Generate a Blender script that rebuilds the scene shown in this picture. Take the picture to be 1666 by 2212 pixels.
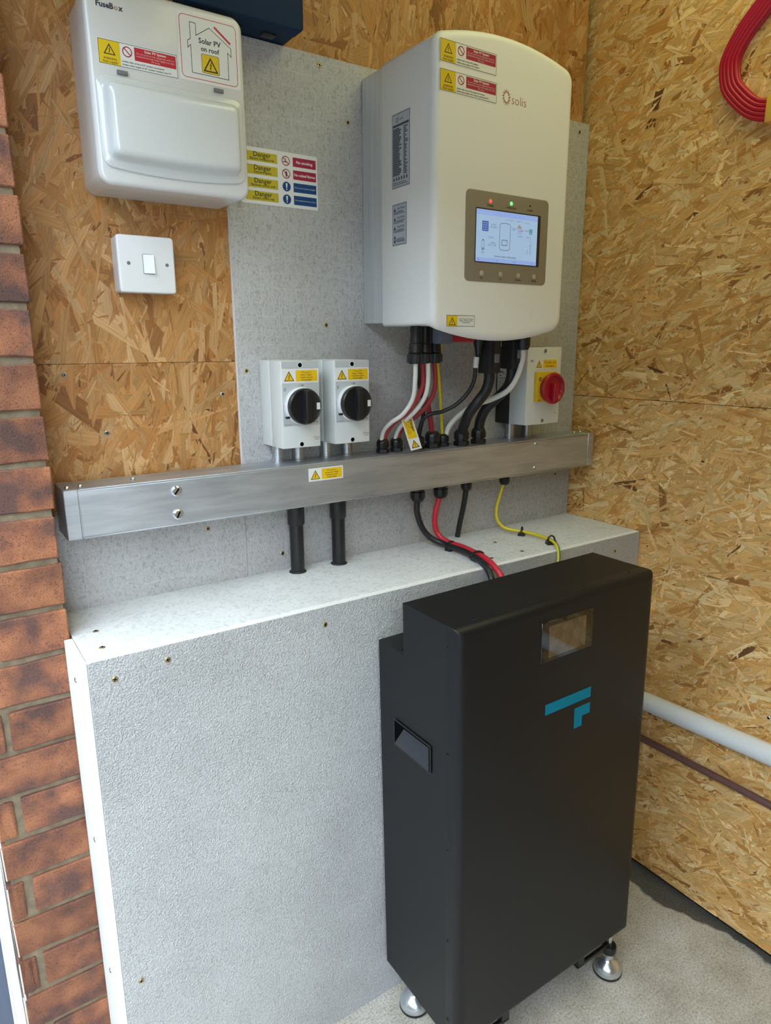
import bpy, bmesh, math, random
from mathutils import Vector, Matrix, Euler

for o in list(bpy.data.objects):
    bpy.data.objects.remove(o, do_unlink=True)
scene = bpy.context.scene
COL = scene.collection
PI = math.pi

# ------------------------------------------------------------------ camera
F_PX = 1484.97
cam_d = bpy.data.cameras.new('camera')
cam = bpy.data.objects.new('camera', cam_d)
COL.objects.link(cam)
yaw, pitch, roll = math.radians(34.059), math.radians(-13.548), math.radians(-0.242)
fw = Vector((math.sin(yaw) * math.cos(pitch), math.cos(yaw) * math.cos(pitch), math.sin(pitch)))
r0 = Vector((math.cos(yaw), -math.sin(yaw), 0))
u0 = r0.cross(fw)
rv = r0 * math.cos(roll) + u0 * math.sin(roll)
uv_ = -r0 * math.sin(roll) + u0 * math.cos(roll)
m = Matrix((rv, uv_, -fw)).transposed().to_4x4()
m.translation = (0, -1.22, 1.346)
cam.matrix_world = m
cam_d.sensor_fit = 'VERTICAL'
cam_d.sensor_height = 24.0
cam_d.lens = F_PX / 2212 * 24.0
cam_d.clip_start = 0.02
scene.camera = cam

# ------------------------------------------------------------------ world: overcast sky outside the open door
world = bpy.data.worlds.new('world')
scene.world = world
world.use_nodes = True
bg = world.node_tree.nodes['Background']
bg.inputs[0].default_value = (0.75, 0.88, 1.0, 1)
bg.inputs[1].default_value = 4.6

# warm ceiling lamp inside the garage
ld = bpy.data.lights.new('ceiling_lamp', 'AREA')
ld.shape = 'RECTANGLE'
ld.size, ld.size_y = 0.6, 1.2
ld.energy = 3.4
ld.color = (0.97, 1.0, 0.50)
lamp = bpy.data.objects.new('ceiling_lamp', ld)
COL.objects.link(lamp)
lamp.location = (1.08, -0.85, 2.40)

vs = scene.view_settings
vs.view_transform = 'Standard'
vs.look = 'None'
vs.gamma = 1.0
vs.use_curve_mapping = False
vs.exposure = 0.92

# ------------------------------------------------------------------ materials
MATS = {}
def nt(name):
    mt = bpy.data.materials.new(name)
    mt.use_nodes = True
    MATS[name] = mt
    t = mt.node_tree
    return mt, t, t.nodes, t.links, t.nodes['Principled BSDF']

def mat(name, col, rough=0.5, metal=0.0, spec=0.5, emit=None, estr=0.0, var=0.0, vscale=40.0, bump=0.0, bscale=200.0, coat=0.0):
    mt, t, n, l, b = nt(name)
    b.inputs['Base Color'].default_value = (*col, 1)
    b.inputs['Roughness'].default_value = rough
    b.inputs['Metallic'].default_value = metal
    b.inputs['Specular IOR Level'].default_value = spec
    if coat:
        b.inputs['Coat Weight'].default_value = coat
    if emit:
        b.inputs['Emission Color'].default_value = (*emit, 1)
        b.inputs['Emission Strength'].default_value = estr
    if var or bump:
        tc = n.new('ShaderNodeTexCoord')
    if var:
        ns = n.new('ShaderNodeTexNoise'); ns.inputs['Scale'].default_value = vscale; ns.inputs['Detail'].default_value = 5
        l.new(tc.outputs['Object'], ns.inputs['Vector'])
        mr = n.new('ShaderNodeMapRange')
        mr.inputs['From Min'].default_value = 0.3; mr.inputs['From Max'].default_value = 0.7
        mr.inputs['To Min'].default_value = 1 - var; mr.inputs['To Max'].default_value = 1 + var
        l.new(ns.outputs['Fac'], mr.inputs['Value'])
        mx = n.new('ShaderNodeVectorMath'); mx.operation = 'SCALE'
        mx.inputs[0].default_value = col
        l.new(mr.outputs[0], mx.inputs['Scale'])
        l.new(mx.outputs[0], b.inputs['Base Color'])
    if bump:
        nb = n.new('ShaderNodeTexNoise'); nb.inputs['Scale'].default_value = bscale; nb.inputs['Detail'].default_value = 4
        l.new(tc.outputs['Object'], nb.inputs['Vector'])
        bp = n.new('ShaderNodeBump'); bp.inputs['Strength'].default_value = bump; bp.inputs['Distance'].default_value = 0.001
        l.new(nb.outputs['Fac'], bp.inputs['Height'])
        l.new(bp.outputs['Normal'], b.inputs['Normal'])
    return mt

def ramp(n, stops):
    r = n.new('ShaderNodeValToRGB')
    e = r.color_ramp.elements
    while len(e) < len(stops):
        e.new(0.5)
    for k, (p, c) in enumerate(stops):
        e[k].position = p
        e[k].color = (*c, 1)
    return r

def mat_strand():
    """one wood flake: colour from its own attribute, grain along its length"""
    mt, t, n, l, b = nt('strand')
    at = n.new('ShaderNodeAttribute'); at.attribute_name = 'col'
    uv = n.new('ShaderNodeUVMap'); uv.uv_map = 'grain'
    mp = n.new('ShaderNodeMapping'); mp.inputs['Scale'].default_value = (14, 420, 1)
    l.new(uv.outputs[0], mp.inputs[0])
    ns = n.new('ShaderNodeTexNoise'); ns.inputs['Scale'].default_value = 1.0; ns.inputs['Detail'].default_value = 4; ns.inputs['Roughness'].default_value = 0.6
    l.new(mp.outputs[0], ns.inputs['Vector'])
    mr = n.new('ShaderNodeMapRange')
    mr.inputs['From Min'].default_value = 0.28; mr.inputs['From Max'].default_value = 0.68
    mr.inputs['To Min'].default_value = 0.66; mr.inputs['To Max'].default_value = 1.12
    l.new(ns.outputs['Fac'], mr.inputs['Value'])
    mx = n.new('ShaderNodeVectorMath'); mx.operation = 'SCALE'
    l.new(at.outputs['Color'], mx.inputs[0]); l.new(mr.outputs[0], mx.inputs['Scale'])
    l.new(mx.outputs[0], b.inputs['Base Color'])
    bp = n.new('ShaderNodeBump'); bp.inputs['Strength'].default_value = 0.35; bp.inputs['Distance'].default_value = 0.0008
    l.new(ns.outputs['Fac'], bp.inputs['Height']); l.new(bp.outputs['Normal'], b.inputs['Normal'])
    b.inputs['Roughness'].default_value = 0.55
    b.inputs['Specular IOR Level'].default_value = 0.35
    return mt

def mat_osb_far():
    """OSB where the strands are out of view: stretched cells of mixed wood colour"""
    mt, t, n, l, b = nt('osb_base')
    tc = n.new('ShaderNodeTexCoord')
    mp = n.new('ShaderNodeMapping'); mp.inputs['Scale'].default_value = (16, 16, 60); mp.inputs['Rotation'].default_value = (0.4, 0.2, 0.3)
    l.new(tc.outputs['Object'], mp.inputs[0])
    vo = n.new('ShaderNodeTexVoronoi'); vo.inputs['Scale'].default_value = 1.0
    l.new(mp.outputs[0], vo.inputs['Vector'])
    sp = n.new('ShaderNodeSeparateColor'); l.new(vo.outputs['Color'], sp.inputs[0])
    r = ramp(n, [(0, (0.16, 0.08, 0.03)), (0.35, (0.36, 0.21, 0.08)), (0.7, (0.50, 0.33, 0.14)), (1, (0.64, 0.47, 0.25))])
    l.new(sp.outputs[0], r.inputs[0]); l.new(r.outputs[0], b.inputs['Base Color'])
    b.inputs['Roughness'].default_value = 0.6
    return mt

def mat_board(name, c_dark, c_lite, grid, bumpd, nscale=70.0, gridamt=0.10):
    """fibre cement board: mottled grey skin, faint linen grid, embossed relief"""
    mt, t, n, l, b = nt(name)
    tc = n.new('ShaderNodeTexCoord')
    n1 = n.new('ShaderNodeTexNoise'); n1.inputs['Scale'].default_value = nscale; n1.inputs['Detail'].default_value = 4; n1.inputs['Distortion'].default_value = 1.3
    mpa = n.new('ShaderNodeMapping'); mpa.inputs['Scale'].default_value = (1.7, 1.7, 0.9) if grid else (1, 1, 1)
    l.new(tc.outputs['Object'], mpa.inputs[0]); l.new(mpa.outputs[0], n1.inputs['Vector'])
    n2 = n.new('ShaderNodeTexNoise'); n2.inputs['Scale'].default_value = 5; n2.inputs['Detail'].default_value = 3
    l.new(tc.outputs['Object'], n2.inputs['Vector'])
    r = ramp(n, [(0.36, c_dark), (0.50, c_lite)])
    l.new(n1.outputs['Fac'], r.inputs[0])
    mr = n.new('ShaderNodeMapRange'); mr.inputs['From Min'].default_value = 0.3; mr.inputs['From Max'].default_value = 0.7
    mr.inputs['To Min'].default_value = 0.90; mr.inputs['To Max'].default_value = 1.07
    l.new(n2.outputs['Fac'], mr.inputs['Value'])
    sc = n.new('ShaderNodeVectorMath'); sc.operation = 'SCALE'
    l.new(r.outputs[0], sc.inputs[0]); l.new(mr.outputs[0], sc.inputs['Scale'])
    out = sc.outputs[0]
    if grid:
        sx = n.new('ShaderNodeSeparateXYZ'); l.new(tc.outputs['Object'], sx.inputs[0])
        lines = []
        for ax, per in ((0, 0.0237), (2, 0.0262)):
            wob = n.new('ShaderNodeMath'); wob.operation = 'MULTIPLY_ADD'
            l.new(n2.outputs['Fac'], wob.inputs[0]); wob.inputs[1].default_value = 0.030
            l.new(sx.outputs[ax], wob.inputs[2])
            dv = n.new('ShaderNodeMath'); dv.operation = 'DIVIDE'; dv.inputs[1].default_value = per
            l.new(wob.outputs[0], dv.inputs[0])
            fr = n.new('ShaderNodeMath'); fr.operation = 'FRACT'; l.new(dv.outputs[0], fr.inputs[0])
            lt = n.new('ShaderNodeMath'); lt.operation = 'LESS_THAN'; lt.inputs[1].default_value = 0.065
            l.new(fr.outputs[0], lt.inputs[0]); lines.append(lt)
        mxx = n.new('ShaderNodeMath'); mxx.operation = 'MAXIMUM'
        l.new(lines[0].outputs[0], mxx.inputs[0]); l.new(lines[1].outputs[0], mxx.inputs[1])
        n3 = n.new('ShaderNodeTexNoise'); n3.inputs['Scale'].default_value = 24
        l.new(tc.outputs['Object'], n3.inputs['Vector'])
        gm = n.new('ShaderNodeMath'); gm.operation = 'MULTIPLY'
        l.new(mxx.outputs[0], gm.inputs[0]); l.new(n3.outputs['Fac'], gm.inputs[1])
        ga = n.new('ShaderNodeMath'); ga.operation = 'MULTIPLY_ADD'; ga.inputs[1].default_value = gridamt * 2; ga.inputs[2].default_value = 1.0
        l.new(gm.outputs[0], ga.inputs[0])
        s2 = n.new('ShaderNodeVectorMath'); s2.operation = 'SCALE'
        l.new(out, s2.inputs[0]); l.new(ga.outputs[0], s2.inputs['Scale']); out = s2.outputs[0]
    l.new(out, b.inputs['Base Color'])
    b.inputs['Roughness'].default_value = 0.75
    b.inputs['Specular IOR Level'].default_value = 0.3
    nb = n.new('ShaderNodeTexNoise'); nb.inputs['Scale'].default_value = 380; nb.inputs['Detail'].default_value = 3; nb.inputs['Distortion'].default_value = 0.35
    l.new(tc.outputs['Object'], nb.inputs['Vector'])
    bp = n.new('ShaderNodeBump'); bp.inputs['Strength'].default_value = 0.8; bp.inputs['Distance'].default_value = bumpd
    l.new(nb.outputs['Fac'], bp.inputs['Height']); l.new(bp.outputs['Normal'], b.inputs['Normal'])
    return mt

def mat_brick():
    mt, t, n, l, b = nt('brick_red')
    tc = n.new('ShaderNodeTexCoord'); oi = n.new('ShaderNodeObjectInfo')
    ad = n.new('ShaderNodeVectorMath'); ad.operation = 'ADD'
    l.new(tc.outputs['Object'], ad.inputs[0]); l.new(oi.outputs['Location'], ad.inputs[1])
    n1 = n.new('ShaderNodeTexNoise'); n1.inputs['Scale'].default_value = 16; n1.inputs['Detail'].default_value = 4
    l.new(ad.outputs[0], n1.inputs['Vector'])
    r1 = ramp(n, [(0.38, (0.095, 0.045, 0.034)), (0.50, (0.21, 0.078, 0.040)), (0.66, (0.33, 0.128, 0.058))])
    l.new(n1.outputs['Fac'], r1.inputs[0])
    n2 = n.new('ShaderNodeTexNoise'); n2.inputs['Scale'].default_value = 420; n2.inputs['Detail'].default_value = 3
    l.new(ad.outputs[0], n2.inputs['Vector'])
    r2 = ramp(n, [(0.30, (0.45, 0.45, 0.45)), (0.45, (1, 1, 1)), (0.66, (1, 1, 1)), (0.74, (1.6, 1.5, 1.4))])
    l.new(n2.outputs['Fac'], r2.inputs[0])
    mx = n.new('ShaderNodeVectorMath'); mx.operation = 'MULTIPLY'
    l.new(r1.outputs[0], mx.inputs[0]); l.new(r2.outputs[0], mx.inputs[1])
    mr = n.new('ShaderNodeMapRange'); mr.inputs['To Min'].default_value = 0.78; mr.inputs['To Max'].default_value = 1.25
    l.new(oi.outputs['Random'], mr.inputs['Value'])
    sc = n.new('ShaderNodeVectorMath'); sc.operation = 'SCALE'
    l.new(mx.outputs[0], sc.inputs[0]); l.new(mr.outputs[0], sc.inputs['Scale'])
    l.new(sc.outputs[0], b.inputs['Base Color'])
    b.inputs['Roughness'].default_value = 0.85
    bp = n.new('ShaderNodeBump'); bp.inputs['Strength'].default_value = 0.8; bp.inputs['Distance'].default_value = 0.0016
    l.new(n2.outputs['Fac'], bp.inputs['Height']); l.new(bp.outputs['Normal'], b.inputs['Normal'])
    return mt

def mat_concrete():
    mt, t, n, l, b = nt('concrete')
    tc = n.new('ShaderNodeTexCoord')
    n1 = n.new('ShaderNodeTexNoise'); n1.inputs['Scale'].default_value = 9; n1.inputs['Detail'].default_value = 7; n1.inputs['Roughness'].default_value = 0.65
    l.new(tc.outputs['Object'], n1.inputs['Vector'])
    r1 = ramp(n, [(0.32, (0.36, 0.325, 0.27)), (0.5, (0.46, 0.42, 0.355)), (0.68, (0.54, 0.51, 0.46))])
    l.new(n1.outputs['Fac'], r1.inputs[0])
    n2 = n.new('ShaderNodeTexNoise'); n2.inputs['Scale'].default_value = 230; n2.inputs['Detail'].default_value = 6
    l.new(tc.outputs['Object'], n2.inputs['Vector'])
    r2 = ramp(n, [(0.32, (0.66, 0.65, 0.64)), (0.48, (0.97, 0.97, 0.97)), (0.66, (1.22, 1.21, 1.19))])
    l.new(n2.outputs['Fac'], r2.inputs[0])
    mx = n.new('ShaderNodeVectorMath'); mx.operation = 'MULTIPLY'
    l.new(r1.outputs[0], mx.inputs[0]); l.new(r2.outputs[0], mx.inputs[1])
    # damp stain creeping out from under the right-hand wall
    sx = n.new('ShaderNodeSeparateXYZ'); l.new(tc.outputs['Object'], sx.inputs[0])
    d = n.new('ShaderNodeMath'); d.operation = 'SUBTRACT'; d.inputs[0].default_value = 1.421
    l.new(sx.outputs[0], d.inputs[1])
    n3 = n.new('ShaderNodeTexNoise'); n3.inputs['Scale'].default_value = 11; n3.inputs['Detail'].default_value = 5
    l.new(tc.outputs['Object'], n3.inputs['Vector'])
    wy = n.new('ShaderNodeMapRange'); wy.inputs['From Min'].default_value = -0.62; wy.inputs['From Max'].default_value = -0.36
    wy.inputs['To Min'].default_value = -0.028; wy.inputs['To Max'].default_value = 0.026
    l.new(sx.outputs[1], wy.inputs['Value'])
    wn = n.new('ShaderNodeMath'); wn.operation = 'MULTIPLY_ADD'; wn.inputs[1].default_value = 0.075
    l.new(n3.outputs['Fac'], wn.inputs[0]); l.new(wy.outputs[0], wn.inputs[2])
    df = n.new('ShaderNodeMath'); df.operation = 'SUBTRACT'
    l.new(wn.outputs[0], df.inputs[0]); l.new(d.outputs[0], df.inputs[1])
    sm = n.new('ShaderNodeMapRange'); sm.inputs['From Min'].default_value = -0.004; sm.inputs['From Max'].default_value = 0.004
    sm.inputs['To Min'].default_value = 1.0; sm.inputs['To Max'].default_value = 0.20
    l.new(df.outputs[0], sm.inputs['Value'])
    sc = n.new('ShaderNodeVectorMath'); sc.operation = 'SCALE'
    l.new(mx.outputs[0], sc.inputs[0]); l.new(sm.outputs[0], sc.inputs['Scale'])
    l.new(sc.outputs[0], b.inputs['Base Color'])
    b.inputs['Roughness'].default_value = 0.8
    bp = n.new('ShaderNodeBump'); bp.inputs['Strength'].default_value = 0.6; bp.inputs['Distance'].default_value = 0.0012
    l.new(n2.outputs['Fac'], bp.inputs['Height']); l.new(bp.outputs['Normal'], b.inputs['Normal'])
    return mt

def mat_galv():
    """galvanised sheet with rubbed smears"""
    mt, t, n, l, b = nt('galvanised')
    tc = n.new('ShaderNodeTexCoord')
    mp = n.new('ShaderNodeMapping'); mp.inputs['Scale'].default_value = (6, 20, 45)
    l.new(tc.outputs['Object'], mp.inputs[0])
    n1 = n.new('ShaderNodeTexNoise'); n1.inputs['Scale'].default_value = 1.4; n1.inputs['Detail'].default_value = 6; n1.inputs['Distortion'].default_value = 0.6
    l.new(mp.outputs[0], n1.inputs['Vector'])
    r1 = ramp(n, [(0.30, (0.42, 0.44, 0.47)), (0.52, (0.52, 0.535, 0.55)), (0.74, (0.60, 0.62, 0.65))])
    l.new(n1.outputs['Fac'], r1.inputs[0]); l.new(r1.outputs[0], b.inputs['Base Color'])
    mr = n.new('ShaderNodeMapRange'); mr.inputs['To Min'].default_value = 0.40; mr.inputs['To Max'].default_value = 0.58
    l.new(n1.outputs['Fac'], mr.inputs['Value']); l.new(mr.outputs[0], b.inputs['Roughness'])
    b.inputs['Metallic'].default_value = 0.80
    return mt

def mat_brushed():
    mt, t, n, l, b = nt('brushed_aluminium')
    tc = n.new('ShaderNodeTexCoord')
    mp = n.new('ShaderNodeMapping'); mp.inputs['Scale'].default_value = (500, 500, 4)
    l.new(tc.outputs['Object'], mp.inputs[0])
    n1 = n.new('ShaderNodeTexNoise'); n1.inputs['Scale'].default_value = 1.0; n1.inputs['Detail'].default_value = 3
    l.new(mp.outputs[0], n1.inputs['Vector'])
    r1 = ramp(n, [(0.3, (0.58, 0.60, 0.62)), (0.7, (0.74, 0.76, 0.78))])
    l.new(n1.outputs['Fac'], r1.inputs[0]); l.new(r1.outputs[0], b.inputs['Base Color'])
    b.inputs['Metallic'].default_value = 0.55
    b.inputs['Roughness'].default_value = 0.42
    bp = n.new('ShaderNodeBump'); bp.inputs['Strength'].default_value = 0.25; bp.inputs['Distance'].default_value = 0.0003
    l.new(n1.outputs['Fac'], bp.inputs['Height']); l.new(bp.outputs['Normal'], b.inputs['Normal'])
    return mt

def mat_stripe():
    """green and yellow earth wire"""
    mt, t, n, l, b = nt('earth_sheath')
    uv = n.new('ShaderNodeUVMap'); uv.uv_map = 'sheath'
    sx = n.new('ShaderNodeSeparateXYZ'); l.new(uv.outputs[0], sx.inputs[0])
    gt = n.new('ShaderNodeMath'); gt.operation = 'COMPARE'; gt.inputs[1].default_value = 0.30; gt.inputs[2].default_value = 0.13
    l.new(sx.outputs[1], gt.inputs[0])
    mx = n.new('ShaderNodeMix'); mx.data_type = 'RGBA'
    mx.inputs['A'].default_value = (0.72, 0.58, 0.03, 1); mx.inputs['B'].default_value = (0.10, 0.22, 0.03, 1)
    l.new(gt.outputs[0], mx.inputs['Factor']); l.new(mx.outputs['Result'], b.inputs['Base Color'])
    b.inputs['Roughness'].default_value = 0.4
    return mt

mat_strand(); mat_osb_far(); mat_brick(); mat_concrete(); mat_galv(); mat_brushed(); mat_stripe()
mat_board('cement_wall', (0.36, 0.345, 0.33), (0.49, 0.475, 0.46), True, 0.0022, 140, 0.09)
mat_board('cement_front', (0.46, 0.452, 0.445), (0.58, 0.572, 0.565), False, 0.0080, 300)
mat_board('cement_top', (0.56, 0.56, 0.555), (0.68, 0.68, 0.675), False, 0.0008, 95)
mat('cement_edge', (0.78, 0.77, 0.75), 0.8, bump=0.6, bscale=260)
mat('mortar', (0.20, 0.150, 0.095), 0.9, var=0.25, vscale=60, bump=0.9, bscale=240)
mat('cream_brick', (0.55, 0.50, 0.44), 0.85, var=0.12, vscale=300, bump=0.6, bscale=300)
mat('osb_gap', (0.07, 0.035, 0.015), 0.8)
mat('gap_shade', (0.045, 0.022, 0.018), 0.7, var=0.3, vscale=30)  # backing coloured near-black to paint shade into the corner gap
mat('plaster', (0.30, 0.22, 0.13), 0.8)
mat('tarmac', (0.16, 0.16, 0.155), 0.9, var=0.15, vscale=8)
mat('black_gap', (0.012, 0.010, 0.009), 0.9)
mat('white_gloss', (0.66, 0.655, 0.64), 0.22, coat=0.2)
mat('white_gloss_flap', (0.64, 0.655, 0.65), 0.15, coat=0.3)
mat('white_matt', (0.79, 0.785, 0.765), 0.42, bump=0.08, bscale=900)
mat('light_grey', (0.66, 0.68, 0.66), 0.45)
mat('mid_grey', (0.16, 0.165, 0.17), 0.5)
mat('groove_grey', (0.30, 0.30, 0.31), 0.5)
mat('label_grey', (0.48, 0.50, 0.51), 0.38)
mat('grip_black', (0.020, 0.024, 0.032), 0.30)
mat('sky_block_dark', (0.06, 0.055, 0.045), 0.9)
mat('white_plastic', (0.76, 0.76, 0.76), 0.3)
mat('navy_box', (0.007, 0.024, 0.060), 0.7, spec=0.2)
mat('black_plastic', (0.010, 0.010, 0.011), 0.38)
mat('black_matt', (0.014, 0.014, 0.015), 0.6)
mat('black_rubber', (0.012, 0.012, 0.013), 0.5)
mat('powder_black', (0.0060, 0.0066, 0.0080), 0.42, spec=0.36, bump=0.12, bscale=1500)
mat('glass_black', (0.010, 0.009, 0.008), 0.04, spec=0.7)
mat('amber_reflection', (0.085, 0.058, 0.032), 0.05, spec=0.9, var=0.45, vscale=45)  # amber film, mottling painted in for reflected strand board
mat('teal_print', (0.0, 0.19, 0.29), 0.6, spec=0.15)
mat('brass_screw', (0.50, 0.40, 0.22), 0.35, metal=0.9)
mat('zinc', (0.66, 0.70, 0.74), 0.24, metal=0.9)
mat('steel_screw', (0.55, 0.55, 0.54), 0.3, metal=1.0)
mat('conduit_steel', (0.52, 0.54, 0.56), 0.38, metal=0.9, var=0.15, vscale=160)
mat('dark_hole', (0.004, 0.004, 0.005), 0.9, spec=0.0)
mat('red_plastic', (0.36, 0.008, 0.022), 0.35)
mat('yellow_plastic', (0.70, 0.46, 0.02), 0.35)
mat('red_sheath', (0.36, 0.028, 0.034), 0.42)
mat('red_sheath_bright', (0.55, 0.022, 0.04), 0.4)
mat('white_sheath', (0.72, 0.70, 0.64), 0.4)
mat('black_sheath', (0.011, 0.012, 0.014), 0.42)
mat('coil_red', (0.46, 0.006, 0.028), 0.4)
mat('tie_orange', (0.75, 0.42, 0.06), 0.45)
mat('pipe_white', (0.74, 0.76, 0.78), 0.3)
mat('pipe_brown', (0.16, 0.075, 0.065), 0.4)
mat('frame_white', (0.80, 0.82, 0.84), 0.3)
mat('frame_grey', (0.10, 0.12, 0.17), 0.4)
mat('lid_brown', (0.26, 0.225, 0.175), 0.4)
mat('button_grey', (0.42, 0.39, 0.34), 0.4)
mat('led_red', (0.5, 0.02, 0.02), 0.4, emit=(1.0, 0.06, 0.05), estr=1.1)
mat('led_green', (0.02, 0.4, 0.05), 0.4, emit=(0.10, 1.0, 0.16), estr=1.2)
# screen: a lit display and what it shows
mat('lcd_white', (0.1, 0.12, 0.14), 0.2, emit=(0.34, 0.50, 0.72), estr=0.44)
mat('lcd_bar', (0.05, 0.06, 0.1), 0.2, emit=(0.17, 0.25, 0.46), estr=0.75)
mat('lcd_ink', (0.05, 0.06, 0.08), 0.2, emit=(0.06, 0.08, 0.13), estr=0.5)
mat('lcd_navy', (0.02, 0.03, 0.08), 0.2, emit=(0.03, 0.06, 0.22), estr=0.7)
mat('lcd_brown', (0.06, 0.05, 0.04), 0.2, emit=(0.22, 0.17, 0.13), estr=0.7)
mat('lcd_green', (0.03, 0.05, 0.05), 0.2, emit=(0.07, 0.20, 0.22), estr=0.7)
mat('lcd_frame', (0.02, 0.022, 0.03), 0.25)
# flat print
mat('print_white', (0.74, 0.74, 0.73), 0.35)
mat('print_black', (0.018, 0.018, 0.02), 0.45)
mat('print_navy', (0.02, 0.028, 0.06), 0.45)
mat('print_yellow', (0.72, 0.50, 0.012), 0.35)
mat('print_amber', (0.80, 0.50, 0.01), 0.35)
mat('print_red', (0.50, 0.016, 0.035), 0.35)
mat('print_crimson', (0.36, 0.014, 0.055), 0.35)
mat('print_blue', (0.004, 0.055, 0.20), 0.35)
mat('print_rust', (0.34, 0.12, 0.07), 0.45)
mat('print_ochre', (0.52, 0.42, 0.03), 0.35)
mat('print_silver', (0.27, 0.30, 0.35), 0.35, metal=0.3)
mat('print_silverlite', (0.46, 0.50, 0.56), 0.35, metal=0.2)
mat('print_slate', (0.05, 0.06, 0.085), 0.45)
mat('print_pinkwhite', (0.70, 0.50, 0.53), 0.4)

# ------------------------------------------------------------------ mesh helpers
def obj(name, bm, mats, parent=None, smooth=True, local=False, ang=40, label=None):
    """link a bmesh as ONE object; verts are in world space unless local (then in the root's space)"""
    me = bpy.data.meshes.new(name)
    if parent is not None and not local:
        r = parent
        while r.parent:
            r = r.parent
        bmesh.ops.translate(bm, verts=bm.verts, vec=-Vector(r.location))
    bmesh.ops.recalc_face_normals(bm, faces=bm.faces)
    bm.to_mesh(me); bm.free()
    for mm in (mats if isinstance(mats, (list, tuple)) else [mats]):
        me.materials.append(MATS[mm])
    if smooth:
        for p in me.polygons: p.use_smooth = True
        me.set_sharp_from_angle(angle=math.radians(ang))
    o = bpy.data.objects.new(name, me)
    COL.objects.link(o)
    if parent is not None: o.parent = parent
    if label: o['label'] = label
    return o

def thing(name, label, cat, loc, group=None, rot=None):
    o = bpy.data.objects.new(name, None)
    o.empty_display_size = 0.05
    COL.objects.link(o)
    o.location = loc
    if rot: o.rotation_euler = rot
    o['label'] = label; o['category'] = cat
    if group: o['group'] = group
    return o

def tag(o, label, cat, group=None):
    o['label'] = label; o['category'] = cat
    if group: o['group'] = group
    return o

def struct(o, label=None):
    o['kind'] = 'structure'
    if label: o['label'] = label
    return o

def NB(): return bmesh.new()

def box(bm, x0, x1, y0, y1, z0, z1, bev=0.0, seg=2, mi=0):
    if x0 > x1: x0, x1 = x1, x0
    if y0 > y1: y0, y1 = y1, y0
    if z0 > z1: z0, z1 = z1, z0
    t = bmesh.new()
    bmesh.ops.create_cube(t, size=1.0)
    for v in t.verts:
        v.co = Vector(((x0 + x1) / 2 + v.co.x * (x1 - x0), (y0 + y1) / 2 + v.co.y * (y1 - y0), (z0 + z1) / 2 + v.co.z * (z1 - z0)))
    if bev > 0:
        bmesh.ops.bevel(t, geom=list(t.edges), offset=bev, segments=seg, profile=0.5, affect='EDGES', clamp_overlap=True)
    merge(bm, t, mi)

def merge(bm, t, mi=0, M=None):
    mp = {}
    for v in t.verts:
        mp[v] = bm.verts.new(M @ v.co if M else v.co)
    for f in t.faces:
        try:
            nf = bm.faces.new([mp[v] for v in f.verts]); nf.material_index = mi
        except ValueError:
            pass
    t.free()

def loft(bm, rings, mi=0, cap0=True, cap1=True, closed=True):
    R = [[bm.verts.new(p) for p in ring] for ring in rings]
    n = len(R[0])
    for a, b in zip(R[:-1], R[1:]):
        for i in range(n if closed else n - 1):
            j = (i + 1) % n
            f = bm.faces.new((a[i], a[j], b[j], b[i])); f.material_index = mi
    if cap0:
        f = bm.faces.new(R[0][::-1]); f.material_index = mi
    if cap1:
        f = bm.faces.new(R[-1]); f.material_index = mi
    return R

def rrect(x0, x1, z0, z1, r, n=5, ne=0):
    """rounded rectangle outline in 2D; ne extra points along each edge"""
    pts = []
    cs = [(x1 - r, z0 + r, -PI / 2), (x1 - r, z1 - r, 0), (x0 + r, z1 - r, PI / 2), (x0 + r, z0 + r, PI)]
    for k, (cx, cz, a0) in enumerate(cs):
        arc = [(cx + r * math.cos(a0 + PI / 2 * i / n), cz + r * math.sin(a0 + PI / 2 * i / n)) for i in range(n + 1)]
        pts += arc
        if ne:
            nx = cs[(k + 1) % 4]
            q = (nx[0] + r * math.cos(nx[2]), nx[1] + r * math.sin(nx[2]))
            p = arc[-1]
            for e in range(1, ne + 1):
                tt = e / (ne + 1)
                pts.append((p[0] + (q[0] - p[0]) * tt, p[1] + (q[1] - p[1]) * tt))
    return pts

def rprism(bm, x0, x1, z0, z1, yb, yf, r, bev=0.0, n=5, mi=0, seg=3):
    """rounded box facing -Y: back at yb, front at yf (< yb), front rim rounded by bev"""
    rings = [[(x, yb, z) for x, z in rrect(x0, x1, z0, z1, r, n)]]
    if bev > 0:
        for i in range(seg + 1):
            a = PI / 2 * i / seg
            ins = bev * (1 - math.cos(a)); dy = bev * math.sin(a)
            rr = max(r - ins, 0.0004)
            rings.append([(x, yf + bev - dy, z) for x, z in rrect(x0 + ins, x1 - ins, z0 + ins, z1 - ins, rr, n)])
    else:
        rings.append([(x, yf, z) for x, z in rrect(x0, x1, z0, z1, r, n)])
    loft(bm, rings, mi)

def basis(d):
    d = Vector(d).normalized()
    a = Vector((0, 0, 1)) if abs(d.z) < 0.9 else Vector((1, 0, 0))
    u = a.cross(d).normalized()
    return u, d.cross(u), d

def lathe(bm, base, axis, prof, n=24, mi=0, cap=True):
    """profile [(radius, height)...] spun about axis from base"""
    u, v, d = basis(axis)
    base = Vector(base)
    rings = []
    for r, h in prof:
        rings.append([base + d * h + (u * math.cos(2 * PI * i / n) + v * math.sin(2 * PI * i / n)) * max(r, 1e-5) for i in range(n)])
    loft(bm, rings, mi, cap, cap)

def cyl(bm, p0, p1, r, n=20, mi=0, bev=0.0):
    d = Vector(p1) - Vector(p0); L = d.length
    pr = [(r, 0), (r, L)] if not bev else [(r - bev, 0), (r, bev), (r, L - bev), (r - bev, L)]
    lathe(bm, p0, d, pr, n, mi)

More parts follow.
